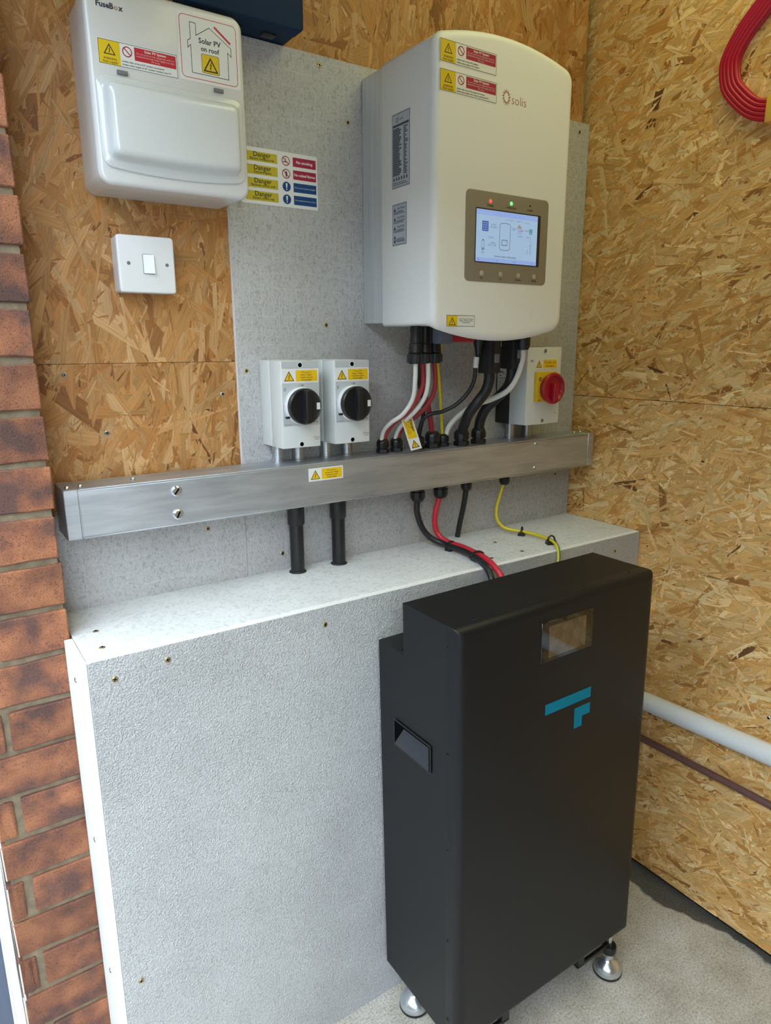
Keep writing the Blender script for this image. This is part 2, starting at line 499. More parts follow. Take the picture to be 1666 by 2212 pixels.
def catmull(P, sub=8, closed=False):
    P = [Vector(p) for p in P]
    n = len(P); out = []
    rng = n if closed else n - 1
    for i in range(rng):
        if closed:
            a, b, c, d = P[(i - 1) % n], P[i], P[(i + 1) % n], P[(i + 2) % n]
        else:
            a = P[i - 1] if i > 0 else P[0] * 2 - P[1]
            b, c = P[i], P[i + 1]
            d = P[i + 2] if i + 2 < n else P[-1] * 2 - P[-2]
        for k in range(sub):
            t = k / sub
            out.append(0.5 * ((2 * b) + (c - a) * t + (2 * a - 5 * b + 4 * c - d) * t * t + (3 * b - a - 3 * c + d) * t ** 3))
    if not closed: out.append(P[-1])
    return out

def sweep(bm, P, r, n=10, closed=False, mi=0, uvname=None):
    P = [Vector(p) for p in P]
    N = len(P)
    T = []
    for i in range(N):
        if closed: t = P[(i + 1) % N] - P[i - 1]
        else: t = P[min(i + 1, N - 1)] - P[max(i - 1, 0)]
        T.append(t.normalized())
    u, v, _ = basis(T[0])
    rings = []
    for i in range(N):
        u = (u - T[i] * u.dot(T[i])).normalized()
        v = T[i].cross(u)
        rr = r(i / (N - 1)) if callable(r) else r
        rings.append([P[i] + (u * math.cos(2 * PI * k / n) + v * math.sin(2 * PI * k / n)) * rr for k in range(n)])
    R = [[bm.verts.new(p) for p in ring] for ring in rings]
    lay = bm.loops.layers.uv.new(uvname) if uvname and uvname not in bm.loops.layers.uv else (bm.loops.layers.uv[uvname] if uvname else None)
    for i in range(N if closed else N - 1):
        a, b = R[i], R[(i + 1) % N]
        for k in range(n):
            j = (k + 1) % n
            f = bm.faces.new((a[k], a[j], b[j], b[k])); f.material_index = mi
            if lay:
                for lp, (s, w) in zip(f.loops, ((i, k), (i, k + 1), (i + 1, k + 1), (i + 1, k))):
                    lp[lay].uv = (s / N, w / n)
    if not closed:
        bm.faces.new(R[0][::-1]).material_index = mi
        bm.faces.new(R[-1]).material_index = mi

# ------------------------------------------------------------------ flat print (labels, lettering)
_txt = {}
def text_polys(s, bold=0.0):
    key = (s, bold)
    if key in _txt: return _txt[key]
    cu = bpy.data.curves.new('t', 'FONT')
    cu.body = s; cu.size = 1.0; cu.resolution_u = 2; cu.offset = bold
    o = bpy.data.objects.new('t', cu); COL.objects.link(o)
    dg = bpy.context.evaluated_depsgraph_get(); dg.update()
    me = bpy.data.meshes.new_from_object(o.evaluated_get(dg))
    vs_ = [(v.co.x, v.co.y) for v in me.vertices]
    fs = [tuple(p.vertices) for p in me.polygons]
    bpy.data.objects.remove(o); bpy.data.curves.remove(cu); bpy.data.meshes.remove(me)
    if vs_:
        xs = [p[0] for p in vs_]; ys = [p[1] for p in vs_]
        bb = (min(xs), max(xs), min(ys), max(ys))
    else:
        bb = (0, 1, 0, 1)
    _txt[key] = (vs_, fs, bb)
    return _txt[key]

class Decal:
    """flat print built in millimetres (u right, v up), each layer a hair above the last"""
    def __init__(self):
        self.v = []; self.f = []; self.m = []; self.names = []; self.lv = 0.3
    def mi(self, name):
        if name not in self.names: self.names.append(name)
        return self.names.index(name)
    def up(self, d=0.06):
        self.lv += d; return self
    def poly(self, pts, mt, h=None):
        k = len(self.v); h = self.lv if h is None else h
        self.v += [(x, y, h) for x, y in pts]
        self.f.append(tuple(range(k, k + len(pts)))); self.m.append(self.mi(mt))
    def rect(self, x0, y0, x1, y1, mt):
        self.poly([(x0, y0), (x1, y0), (x1, y1), (x0, y1)], mt)
    def rr(self, x0, y0, x1, y1, r, mt):
        self.poly(rrect(x0, x1, y0, y1, r, 4), mt)
    def slab(self, x0, y0, x1, y1, r, mt):
        """the sticker itself, with thickness"""
        p = rrect(x0, x1, y0, y1, r, 3); n = len(p); k = len(self.v)
        self.v += [(x, y, -0.2) for x, y in p] + [(x, y, self.lv) for x, y in p]
        mi = self.mi(mt)
        for i in range(n):
            j = (i + 1) % n
            self.f.append((k + i, k + j, k + n + j, k + n + i)); self.m.append(mi)
        self.f.append(tuple(range(k + n, k + 2 * n))); self.m.append(mi)
        self.up()
    def disc(self, cx, cy, r, mt, n=28):
        self.poly([(cx + r * math.cos(2 * PI * i / n), cy + r * math.sin(2 * PI * i / n)) for i in range(n)], mt)
    def stroke(self, pts, w, mt, closed=False):
        P = [Vector(p) for p in pts]; n = len(P)
        rng = n if closed else n - 1
        L = []; R = []
        for i in range(n):
            if closed: a, b = P[i - 1], P[(i + 1) % n]
            else: a, b = P[max(i - 1, 0)], P[min(i + 1, n - 1)]
            d1 = (P[i] - a); d2 = (b - P[i])
            d1 = d1.normalized() if d1.length > 1e-9 else d2.normalized()
            d2 = d2.normalized() if d2.length > 1e-9 else d1
            nn = Vector((-(d1.y + d2.y), d1.x + d2.x))
            nn = nn.normalized() if nn.length > 1e-6 else Vector((-d1.y, d1.x))
            c = max(abs(nn.dot(Vector((-d1.y, d1.x)))), 0.35)
            L.append(P[i] + nn * w / 2 / c); R.append(P[i] - nn * w / 2 / c)
        for i in range(rng):
            j = (i + 1) % n
            self.poly([tuple(R[i]), tuple(R[j]), tuple(L[j]), tuple(L[i])], mt)
    def ring(self, cx, cy, r, w, mt, n=28):
        self.stroke([(cx + r * math.cos(2 * PI * i / n), cy + r * math.sin(2 * PI * i / n)) for i in range(n)], w, mt, True)
    def text(self, s, x, y, w=None, h=None, mt='print_black', align='c', bold=0.0, rot=0.0):
        """fit to width w or cap height h; y is the baseline"""
        vs_, fs, bb = text_polys(s, bold)
        tw = bb[1] - bb[0]
        sx = sy = (w / tw) if w else h / 0.70
        if w and h: sx, sy = w / tw, h / 0.70
        ox = {'c': -(bb[0] + bb[1]) / 2, 'l': -bb[0], 'r': -bb[1]}[align]
        k = len(self.v); c, s_ = math.cos(rot), math.sin(rot)
        for a, b in vs_:
            X, Y = (a + ox) * sx, b * sy
            self.v.append((x + X * c - Y * s_, y + X * s_ + Y * c, self.lv))
        mi = self.mi(mt)
        for f in fs:
            self.f.append(tuple(k + i for i in f)); self.m.append(mi)
    def tri_bolt(self, cx, cy, s, line='print_black', fill=None, w=None):
        """warning triangle with a lightning bolt, base width s, centred at (cx, cy)"""
        hh = s * 0.86; w = w or s * 0.075
        T = [(cx - s / 2, cy - hh / 2), (cx + s / 2, cy - hh / 2), (cx, cy + hh / 2)]
        if fill: self.poly(T, fill); self.up(0.04)
        k = 1 - w * 2.2 / s
        self.stroke([(cx + (x - cx) * k, cy - hh * .03 + (y - cy) * k) for x, y in T], w, line, True)
        q = s / 100
        B = [(6, 30), (-9, 2), (-1, 4), (-6, -14), (-11, -13), (-3, -34), (5, -16), (1, -16), (9, 12), (2, 9), (10, 28)]
        b1 = [(6, 26), (-9, -2), (1, 2), (-4, -14), (3, -14), (9, 10), (1, 7), (11, 24)]
        self.poly([(cx + x * q * .8, cy - hh * .07 + y * q * .8) for x, y in b1[:4] + b1[4:]], line)
        self.poly([(cx + x * q * .8, cy - hh * .07 + y * q * .8) for x, y in [(-8, -12), (5, -14), (-3, -34)]], line)
    def build(self, name, parent, O, U, V, local=False, label=None):
        """place with origin O (metres) and unit axes U, V"""
        O = Vector(O); U = Vector(U).normalized(); V = Vector(V).normalized(); N = U.cross(V)
        if parent is not None and not local:
            r = parent
            while r.parent: r = r.parent
            O = O - Vector(r.location)
        me = bpy.data.meshes.new(name)
        me.from_pydata([O + (U * a + V * b + N * c) * 0.001 for a, b, c in self.v], [], self.f)
        for nm in self.names: me.materials.append(MATS[nm])
        for p, k in zip(me.polygons, self.m): p.material_index = k
        o = bpy.data.objects.new(name, me); COL.objects.link(o)
        if parent is not None: o.parent = parent
        if label: o['label'] = label
        return o

XP, YP, ZP = Vector((1, 0, 0)), Vector((0, 1, 0)), Vector((0, 0, 1))

# shared screw heads (origin at the head's underside, facing +Z before rotation)
def screw_mesh(name, r, h, mt, slot='cross'):
    bm = NB()
    lathe(bm, (0, 0, -0.002), (0, 0, 1), [(r * .7, 0), (r, 0.002), (r * .97, 0.002 + h * .5), (r * .7, 0.002 + h)], 14)
    for a in ((0, 1) if slot == 'cross' else (0,)):
        q = (r * .62, r * .14) if a == 0 else (r * .14, r * .62)
        box(bm, -q[0], q[0], -q[1], q[1], h * .9, h + 0.00015, mi=1)
    me = bpy.data.meshes.new(name)
    bmesh.ops.recalc_face_normals(bm, faces=bm.faces)
    bm.to_mesh(me); bm.free()
    me.materials.append(MATS[mt]); me.materials.append(MATS['dark_hole'])
    return me
SCREW = {
    'brass': screw_mesh('brass_screw_head', 0.0048, 0.0014, 'brass_screw'),
    'steel': screw_mesh('steel_screw_head', 0.0042, 0.0016, 'steel_screw'),
    'black': screw_mesh('black_screw_head', 0.0034, 0.0008, 'black_plastic'),
    'bolt': screw_mesh('bolt_head', 0.0095, 0.004, 'zinc', 'slot'),
    'pan': screw_mesh('pan_screw_head', 0.0040, 0.0032, 'steel_screw', 'slot'),
}
def screw(kind, pos, nrm, parent, name='screw', local=False, spin=0.0):
    o = bpy.data.objects.new(name, SCREW[kind]); COL.objects.link(o)
    r = parent
    while r.parent: r = r.parent
    p = Vector(pos) if local else Vector(pos) - Vector(r.location)
    o.parent = parent
    q = Vector((0, 0, 1)).rotation_difference(Vector(nrm))
    o.matrix_local = Matrix.Translation(p) @ q.to_matrix().to_4x4() @ Matrix.Rotation(spin, 4, 'Z')
    return o

# ================================================================== the setting
XR = 1.421            # right-hand wall
ZB = 0.9067           # ledge top
PIER_Y = -0.121       # inner brick reveal of the door opening
PX0, PX1 = 0.0165, 0.150

bm = NB(); box(bm, 0.0, 2.0, -3.2, 0.30, -0.12, 0.0)
struct(obj('floor', bm, 'concrete', smooth=False), 'rough grey concrete garage floor with a damp stain by the wall')
bm = NB(); box(bm, -9.0, -0.002, -8.0, 6.0, -0.15, -0.03)
struct(obj('trim_1', bm, 'tarmac', smooth=False), 'grey driveway outside the open door')
bm = NB(); box(bm, PX0, 2.0, -2.9, 0.30, 2.42, 2.50)
struct(obj('ceiling', bm, 'plaster', smooth=False))
bm = NB(); box(bm, -5.6, -5.0, -14, 12, -0.05, 4.4)  # added out of view to cut off daylight from low angles
struct(obj('wall_sky_block', bm, 'sky_block_dark', smooth=False), 'unseen wall added across the driveway to block low sky')
bm = NB(); box(bm, PX0, 2.0, -2.9, -2.75, 0, 2.42)
struct(obj('wall_front', bm, 'osb_base', smooth=False), 'strand board wall behind the camera')

# ---- strand board flakes: thin irregular chips of wood, overlapping, each with its own colour and grain
PAL = [((0.74, 0.54, 0.29), 9), ((0.68, 0.45, 0.205), 20), ((0.62, 0.38, 0.145), 30), ((0.56, 0.315, 0.105), 22),
       ((0.46, 0.235, 0.070), 9), ((0.33, 0.155, 0.045), 3.5), ((0.18, 0.08, 0.028), 1.0)]
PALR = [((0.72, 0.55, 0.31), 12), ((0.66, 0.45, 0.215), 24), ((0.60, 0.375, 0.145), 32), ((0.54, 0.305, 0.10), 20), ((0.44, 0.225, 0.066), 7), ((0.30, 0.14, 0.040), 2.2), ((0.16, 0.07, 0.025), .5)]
def flakes(name, parent, rect, to3d, count, seed, ang0, spread, tint=(1, 1, 1), skip=None, pal=PAL, dmax=0.0017, big=1.0):
    rnd = random.Random(seed)
    tot = sum(w for _, w in pal)
    a0, a1, b0, b1 = rect
    V = []; Fc = []; C = []; UV = []
    for k in range(count):
        cx, cy = rnd.uniform(a0, a1), rnd.uniform(b0, b1)
        if skip and skip(cx, cy): continue
        ft = rnd.random()
        if ft < 0.58:   L, W = rnd.uniform(.012, .050), rnd.uniform(.0015, .007)
        elif ft < 0.85: L, W = rnd.uniform(.045, .11) * big, rnd.uniform(.008, .020) * big
        else:           L, W = rnd.uniform(.08, .15) * big, rnd.uniform(.014, .032) * big
        a = ang0 + rnd.gauss(0, spread) if rnd.random() < 0.78 else rnd.uniform(0, PI)
        ca, sa = math.cos(a), math.sin(a)
        j = lambda s: rnd.uniform(-s, s)
        P = [(-L/2 + j(.12*L), -W/2 + j(.12*W)), (-L*.1 + j(.1*L), -W/2 + j(.14*W)), (L/2 + j(.12*L), -W/2 + j(.14*W)),
             (L/2 + j(.16*L), W*.1 + j(.2*W)), (L*.42 + j(.1*L), W/2 + j(.12*W)), (j(.1*L), W/2 + j(.14*W)), (-L/2 + j(.16*L), W/2 + j(.15*W)), (-L/2 + j(.08*L), j(.2*W))]
        base = rnd.random() ** 0.7 * dmax
        tilt = j(.0007) / max(W, .006); tl = j(.0006) / L
        x = rnd.random() * tot
        for c, w in pal:
            x -= w
            if x <= 0: break
        g = rnd.uniform(.86, 1.14); wm = rnd.uniform(-.05, .05)
        c = (c[0] * g * (1 + wm) * tint[0], c[1] * g * tint[1], c[2] * g * (1 - wm) * tint[2], 1)
        o = rnd.uniform(0, 50)
        n0 = len(V)
        for px, py in P:
            X = min(max(cx + px * ca - py * sa, a0), a1); Y = min(max(cy + px * sa + py * ca, b0), b1)
            V.append(to3d(X, Y, max(base + tilt * py + tl * px, 0.0) + 0.0002)); C.append(c); UV.append((px + o, py + o * .37))
        Fc.append(tuple(range(n0, n0 + 8)))
    me = bpy.data.meshes.new(name)
    me.from_pydata(V, [], Fc)
    at = me.color_attributes.new('col', 'FLOAT_COLOR', 'POINT')
    at.data.foreach_set('color', [q for c in C for q in c])
    uvl = me.uv_layers.new(name='grain')
    uvs = []
    for lp in me.loops: uvs += UV[lp.vertex_index]
    uvl.data.foreach_set('uv', uvs)
    me.materials.append(MATS['strand'])
    o = bpy.data.objects.new(name, me); COL.objects.link(o); o.parent = parent
    o['kind'] = 'stuff'
    return o

# ---- back wall: dark backing, two strand board panels, fibre cement boards screwed over them
bm = NB(); box(bm, PX0, 2.0, 0.045, 0.30, 0, 2.42)
wall_back = struct(obj('wall_back', bm, 'gap_shade', smooth=False), 'back wall of strand board with grey cement boards screwed over it')
def panel(name, parent, x0, x1, y0, y1, z0, z1, mats='osb_gap', bev=0.0006):
    b = NB(); box(b, x0, x1, y0, y1, z0, z1, bev, 1)
    return obj(name, b, mats, parent, smooth=False)
back3d = lambda a, b, d: (a, 0.012 - d, b)
p_lo = panel('strand_board', wall_back, PX1 - .03, 1.403, 0.012, 0.045, 0.0, 1.3199)
p_hi = panel('strand_board', wall_back, PX1 - .03, 1.403, 0.012, 0.045, 1.3204, 2.42)
hid = lambda a, b: a > 0.50 and b < 1.835
TB_SHADE = (0.72, 0.575, 0.47)  # darker tint puts the shade on the back wall into its strands
flakes('wood_strands', p_lo, (PX1 - .02, 0.52, 1.06, 1.3198), back3d, 2200, 11, 1.35, 0.45, TB_SHADE, hid, big=1.0)
flakes('wood_strands', p_hi, (PX1 - .02, 1.402, 1.3205, 2.15), back3d, 17000, 12, 1.45, 0.45, TB_SHADE, hid, big=1.0)
# ---- right-hand wall
bm = NB(); box(bm, XR + .012, 2.0, -2.75, 0.045, 0, 2.42)
wall_right = struct(obj('wall_right', bm, 'black_gap', smooth=False), 'right-hand wall of pale strand board')
r_lo = panel('strand_board', wall_right, XR, XR + .012, -2.75, 0.040, 0.017, 1.2209)
r_hi = panel('strand_board', wall_right, XR, XR + .012, -2.75, 0.040, 1.2216, 2.42)
right3d = lambda a, b, d: (XR - d, a, b)
for pnl, z0, z1, sd in ((r_lo, 0.0175, 1.2207, 21), (r_hi, 1.2217, 2.25, 22)):
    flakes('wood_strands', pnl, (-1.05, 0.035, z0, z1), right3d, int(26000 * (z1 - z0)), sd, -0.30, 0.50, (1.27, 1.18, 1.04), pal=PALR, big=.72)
bm = NB(); box(bm, XR - .0005, XR + .012, -2.75, -1.05, 0.012, 2.42)
obj('strand_board_far', bm, 'osb_base', wall_right, smooth=False)
for z, y in ((0.5707, -0.5804), (1.79, -0.46), (1.06, -0.62)):
    screw('steel', (XR - .0018, y, z), (-1, 0, 0), r_lo if z < 1.22 else r_hi)
for x, z in ((0.262, 1.205), (0.470, 1.262), (0.205, 1.303)):
    screw('steel', (x, 0.0102, z), (0, -1, 0), p_lo)

# fibre cement boards on the back wall (face at y = 0)
def board(x0, x1, z0, z1, edge=True):
    b = NB(); box(b, x0, x1, 0.0, 0.0118, z0, z1, 0.0008, 1)
    b.normal_update()
    for f in b.faces: f.material_index = 0 if f.normal.y < -.5 else 1
    return obj('cement_board', b, ['cement_wall', 'cement_edge'], wall_back, smooth=False)
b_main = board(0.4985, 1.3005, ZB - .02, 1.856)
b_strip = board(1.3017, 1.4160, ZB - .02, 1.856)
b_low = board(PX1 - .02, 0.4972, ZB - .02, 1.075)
for x, z, pb in ((0.6847, 1.8393, b_main), (0.7424, 1.7547, b_main), (0.6854, 1.3872, b_main), (0.5146, 1.303, b_main), (0.5725, 0.9405, b_main),
                 (0.4219, 1.0148, b_low), (1.381, 1.8353, b_strip), (1.36, 1.02, b_strip)):
    screw('brass', (x, 0.0002, z), (0, -1, 0), pb, spin=x * 9)

# ---- brick reveal of the door opening (left), bricks one by one over recessed mortar
bm = NB(); box(bm, PX0 + .006, PX1 - .004, PIER_Y + .007, 0.30, 0, 2.42)
wall_left = struct(obj('wall_left', bm, 'mortar', smooth=False), 'red brick reveal of the door opening with cream outer face')
rb = random.Random(5)
def brick_mesh(w, d, h, seed, outer=True):
    rr = random.Random(seed)
    t = bmesh.new(); bmesh.ops.create_cube(t, size=1.0)
    for v in t.verts: v.co = Vector((v.co.x * w, v.co.y * d, v.co.z * h))
    bmesh.ops.subdivide_edges(t, edges=[e for e in t.edges if abs((e.verts[0].co - e.verts[1].co).x) > w * .5], cuts=3)
    for v in t.verts: v.co += Vector((rr.uniform(-.0011, .0011), rr.uniform(-.0011, .0011), rr.uniform(-.0011, .0011)))
    bmesh.ops.bevel(t, geom=[e for e in t.edges if e.is_manifold and e.calc_face_angle(0) > .6], offset=.0018, segments=1, affect='EDGES')
    bmesh.ops.recalc_face_normals(t, faces=t.faces)
    me = bpy.data.meshes.new('brick')
    for f in t.faces: f.material_index = 1 if outer and f.normal.x < -.7 else 0
    t.to_mesh(me); t.free()
    me.materials.append(MATS['brick_red']); me.materials.append(MATS['cream_brick'])
    return me
BD = 0.215
full = [brick_mesh(PX1 - PX0, BD, 0.0632, s) for s in range(5)]
splitR = [brick_mesh(PX1 - 0.053, BD, 0.0632, s, False) for s in range(5, 9)]
splitL = [brick_mesh(0.041 - PX0, BD, 0.0632, s) for s in range(9, 12)]
PITCH = 0.0738
k = -15
while True:
    top = 1.3235 - k * PITCH
    if top < 0.02: break
    items = [(full[k % 5], (PX0 + PX1) / 2)] if k % 2 == 0 else [(splitR[k % 4], (0.053 + PX1) / 2), (splitL[k % 3], (PX0 + 0.041) / 2)]
    for me, x in items:
        o = bpy.data.objects.new('brick', me); COL.objects.link(o); o.parent = wall_left
        o.location = (x + rb.uniform(-.0015, .0015), PIER_Y + BD / 2 + rb.uniform(-.001, .002), top - .0316 + rb.uniform(-.001, .001))
        o.rotation_euler = (0, rb.uniform(-.008, .008), 0)
    k += 1
# lintel and far jamb of the opening
bm = NB(); box(bm, PX0, PX1, -2.75, PIER_Y, 1.98, 2.42)
obj('lintel', bm, 'mortar', wall_left, smooth=False)
bm = NB(); box(bm, PX0, PX1, -2.75, -2.0, 0, 2.05)
obj('far_jamb', bm, 'mortar', wall_left, smooth=False)
# edge of the garage door frame outside the reveal
bm = NB(); box(bm, -0.060, -0.0005, -0.100, -0.060, 0, 1.98, 0.003, 2)
door = struct(obj('door_1', bm, 'frame_grey'), 'edge of the garage door frame with a white lip')
bm = NB(); box(bm, -0.0035, 0.0008, -0.112, -0.098, 0, 1.98, 0.0012, 2)
obj('frame_lip', bm, 'frame_white', door)

# ================================================================== boarded ledge
BF = -0.2298
led = thing('boarded_ledge', 'low boxed ledge of grey cement board behind the black battery cabinet', 'ledge', (0.78, -0.115, 0.0))
def ledge_part(name, x0, x1, y0, y1, z0, z1, face, mface):
    b = NB(); box(b, x0, x1, y0, y1, z0, z1, 0.0007, 1)
    b.normal_update()
    for f in b.faces: f.material_index = 0 if f.normal.dot(face) > .5 else 1
    return obj(name, b, [mface, 'cement_edge'], led, smooth=False)
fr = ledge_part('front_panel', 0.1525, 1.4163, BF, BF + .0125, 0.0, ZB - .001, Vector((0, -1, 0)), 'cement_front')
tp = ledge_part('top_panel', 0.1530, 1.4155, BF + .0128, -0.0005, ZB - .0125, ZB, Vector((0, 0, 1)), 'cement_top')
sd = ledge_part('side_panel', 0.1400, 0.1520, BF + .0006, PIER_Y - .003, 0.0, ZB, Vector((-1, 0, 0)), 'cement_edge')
for x, z in ((0.1875, .872), (0.2658, .8817), (0.5403, .8735), (0.1793, .3319), (0.90, .872), (1.02, .871), (1.325, .872)):
    screw('brass', (x, BF - .0004, z), (0, -1, 0), fr, spin=x * 7)
for x, y in ((0.1883, -.1163), (0.1829, -.1862), (1.0592, -.1027), (1.0596, -.1879), (0.9698, -.1874), (0.9806, -.089)):
    screw('brass', (x, y, ZB), (0, 0, 1), tp, spin=x * 7)
for z in (0.872, 0.60, 0.35):
    screw('steel', (0.1398, -0.20, z), (-1, 0, 0), sd)

# ================================================================== label designs (millimetres)
def warn_label(w, h, lines, red='print_red'):
    """yellow warning block | prohibition sign | red block, small print below"""
    d = Decal(); d.slab(-1.0, -1.0, w + 1.0, h + 1.0, .8, 'print_white')
    d.rect(0, 0, w, h, 'print_black'); d.up()
    d.rect(.7, .7, w - .7, h - .7, 'print_white'); d.up()
    yw = w * .265
    d.rect(.7, .7, yw, h - .7, 'print_yellow'); d.up()
    d.tri_bolt(yw / 2 + .3, h * .64, h * .55)
    d.text('WARNING', yw / 2 + .3, h * .20, w=yw * .62, bold=.02)
    d.text('dual supply', yw / 2 + .3, h * .07, w=yw * .70, bold=.01)
    cx, cy, r = w * .355, h * .67, h * .20
    d.ring(cx, cy, r, h * .045, 'print_crimson'); d.stroke([(cx - r * .68, cy + r * .68), (cx + r * .68, cy - r * .68)], h * .045, 'print_crimson')
    d.rect(w * .445, h * .38, w - 2.0, h - 2.2, red); d.up()
    mx = (w * .445 + w - 2) / 2; ww = (w - 2 - w * .445)
    d.text('Solar PV System', mx, h * .78, w=ww * .52, mt='print_white', bold=.02)
    d.text('Do not work on this equipment until it is', mx, h * .66, w=ww * .90, mt='print_pinkwhite')
    d.text('isolated from both mains supply and solar', mx, h * .55, w=ww * .92, mt='print_pinkwhite')
    d.text('PV array', mx, h * .43, w=ww * .2, mt='print_pinkwhite')
    d.text(lines[0], w * .285, h * .22, h=h * .075, align='l', bold=.015)
    d.text(lines[1], w * .285, h * .09, h=h * .075, align='l', bold=.015)
    return d

def dc_label(w, h, txt, amber='print_amber'):
    d = Decal(); d.slab(0, 0, w, h, .6, 'print_white')
    s = h * .82
    d.tri_bolt(w * .19, h * .50, s * 1.02, 'print_black', amber, w=s * .06)
    d.rr(w * .37, h * .10, w * .965, h * .90, 1.2, amber); d.up()
    n = len(txt)
    for i, t in enumerate(txt):
        d.text(t, w * .667, h * (.83 - (.70 / n) * (i + .78)), h=min(h * .40 / n, h * .16), bold=.015)
    return d

# ================================================================== consumer unit
cu = thing('consumer_unit', 'white metal consumer unit with raised flap above the light switch', 'fuse box', (0.3805, 0.012, 1.579))
bm = NB()
rprism(bm, 0.2655, 0.4960, 1.5795, 1.8385, 0.0095, -0.050, 0.016, 0.0)
obj('backing_box', bm, 'white_gloss', cu)
bm = NB()
rprism(bm, 0.2640, 0.4975, 1.5785, 1.8395, -0.048, -0.093, 0.018, 0.007, n=6, seg=4)
obj('front_cover', bm, 'white_gloss', cu)
def flap_ring(ins, y, dz=0.0):
    x0, x1, z0, z1, r = 0.2705 + ins, 0.4905 - ins, 1.6030 + ins + dz, 1.7225 - ins, max(.013 - ins * .3, .006)
    out = []
    for x, z in rrect(x0, x1, z0, z1, r, 5, 8):
        u = (x - (x0 + x1) / 2) / ((x1 - x0) / 2)
        wgt = max(0.0, min(1.0, 1 - (z - z0) / .03))
        out.append((x, y, z - .0075 * (1 - u * u) * wgt * (1 if ins < .006 else .35)))
    return out
bm = NB()
loft(bm, [flap_ring(0, -.0925), flap_ring(0, -.0955), flap_ring(.001, -.0965), flap_ring(.007, -.0972), flap_ring(.0085, -.0980), flap_ring(.0105, -.1020),
          flap_ring(.0125, -.1085), flap_ring(.0150, -.1125), flap_ring(.0185, -.1145), flap_ring(.0225, -.1151)])
flap = obj('flap', bm, 'white_gloss_flap', cu, ang=60)
for x, z in ((0.3089, 1.7285), (0.4529, 1.7310)):
    bm = NB(); box(bm, x - .0075, x + .0075, -.0965, -.092, z - .0028, z + .0028, .0006)
    obj('hinge', bm, 'mid_grey', cu)
d = Decal(); d.lv = .1
px = 0.0
for chunk, mt_, bo in (('FuseB', 'print_navy', .035), ('o', 'print_rust', .01), ('x', 'print_navy', .035)):
    bb = text_polys(chunk, bo)[2]; sc_ = 7.0 / 0.70
    d.text(chunk, px, 0, h=7.0, mt=mt_, align='l', bold=bo); px += (bb[1] - bb[0]) * sc_ + .7
d.build('maker_lettering', cu, (0.2805, -.0931, 1.8075), XP, ZP)
warn_label(112, 31, ('Isolate solar array at DC Isolator by inverter', 'Isolate mains supply at AC Isolator marked solar PV')).build('warning_label', cu, (0.2785, -.0931, 1.7365), XP, ZP, label='yellow, white and red solar warning label')
d = Decal(); d.slab(0, 0, 97, 92, 1.5, 'print_white')
d.stroke(rrect(4.5, 92.5, 4.5, 87.5, 6, 5), .9, 'print_red', True)
d.stroke([(20, 12), (78, 12), (78, 49), (83.5, 44.5), (83.5, 56), (50, 77), (29, 63), (29, 79), (20, 79), (20, 57), (15.5, 54), (15.5, 44.5), (20, 49)], .9, 'print_navy', True)
d.stroke([(58, 80), (83, 62)], 3.0, 'print_red')
d.text('Solar PV', 50, 54, w=35, mt='print_navy', bold=.025)
d.text('on roof', 50, 44, w=29, mt='print_navy', bold=.025)
d.rr(35.5, 14.5, 63.5, 40.5, 2.2, 'print_navy'); d.up(); d.rr(36.1, 15.1, 62.9, 39.9, 2, 'print_yellow'); d.up()
d.tri_bolt(49.5, 27.3, 24.5, w=1.9)
d.build('roof_label', cu, (0.3930, -.0931, 1.7375), XP, ZP, label='white solar PV on roof label with house outline')

# ================================================================== dark box above
nb_ = thing('dark_enclosure', 'dark navy plastic enclosure at the top, partly hidden by the consumer unit', 'enclosure', (0.52, 0.012, 1.8575))
bm = NB(); rprism(bm, 0.425, 0.6194, 1.8575, 2.06, 0.0095, -0.040, 0.006, 0.0)
obj('backing_box', bm, 'navy_box', nb_)
bm = NB(); rprism(bm, 0.424, 0.6204, 1.8565, 2.061, -0.039, -0.0656, 0.007, 0.003)
obj('lid', bm, 'navy_box', nb_)
for x in (0.515, 0.575):
    bm = NB(); box(bm, x - .012, x + .012, -.030, -.012, 1.855, 1.8585, .001)
    obj('knockout', bm, 'black_plastic', nb_)

# ================================================================== light switch
sw = thing('light_switch', 'square white light switch on the strand board below the consumer unit', 'switch', (0.3415, 0.012, 1.4325))
bm = NB(); rprism(bm, 0.2965, 0.3855, 1.4335, 1.5195, 0.0095, -0.0195, 0.004)
obj('pattress', bm, 'white_plastic', sw)
bm = NB(); rprism(bm, 0.2955, 0.3865, 1.4325, 1.5205, -0.019, -0.0280, 0.005, 0.0030, seg=4)
plate = obj('face_plate', bm, 'white_plastic', sw)
bm = NB(); rprism(bm, 0.3340, 0.3524, 1.4616, 1.4928, -0.0270, -0.0283, 0.002, 0.0002)
obj('rocker_surround', bm, 'groove_grey', sw)
bm = NB()
loft(bm, [[(0.3352, -.028, 1.4628), (0.3512, -.028, 1.4628), (0.3512, -.028, 1.4916), (0.3352, -.028, 1.4916)],
          [(0.3352, -.0295, 1.4628), (0.3512, -.0345, 1.4628), (0.3512, -.0330, 1.4916), (0.3352, -.0290, 1.4916)]])
obj('rocker', bm, 'white_plastic', sw, ang=20)
for x in (0.312, 0.3734):
    bm = NB(); lathe(bm, (x, -.0279, 1.4773), (0, -1, 0), [(.0042, 0), (.0042, .0004), (.0030, .0004), (.0028, .0002)], 16, mi=0); cyl(bm, (x, -.0279, 1.4773), (x, -.0284, 1.4773), .0028, 14, mi=1)
    obj('screw', bm, ['white_plastic', 'mid_grey'], sw)

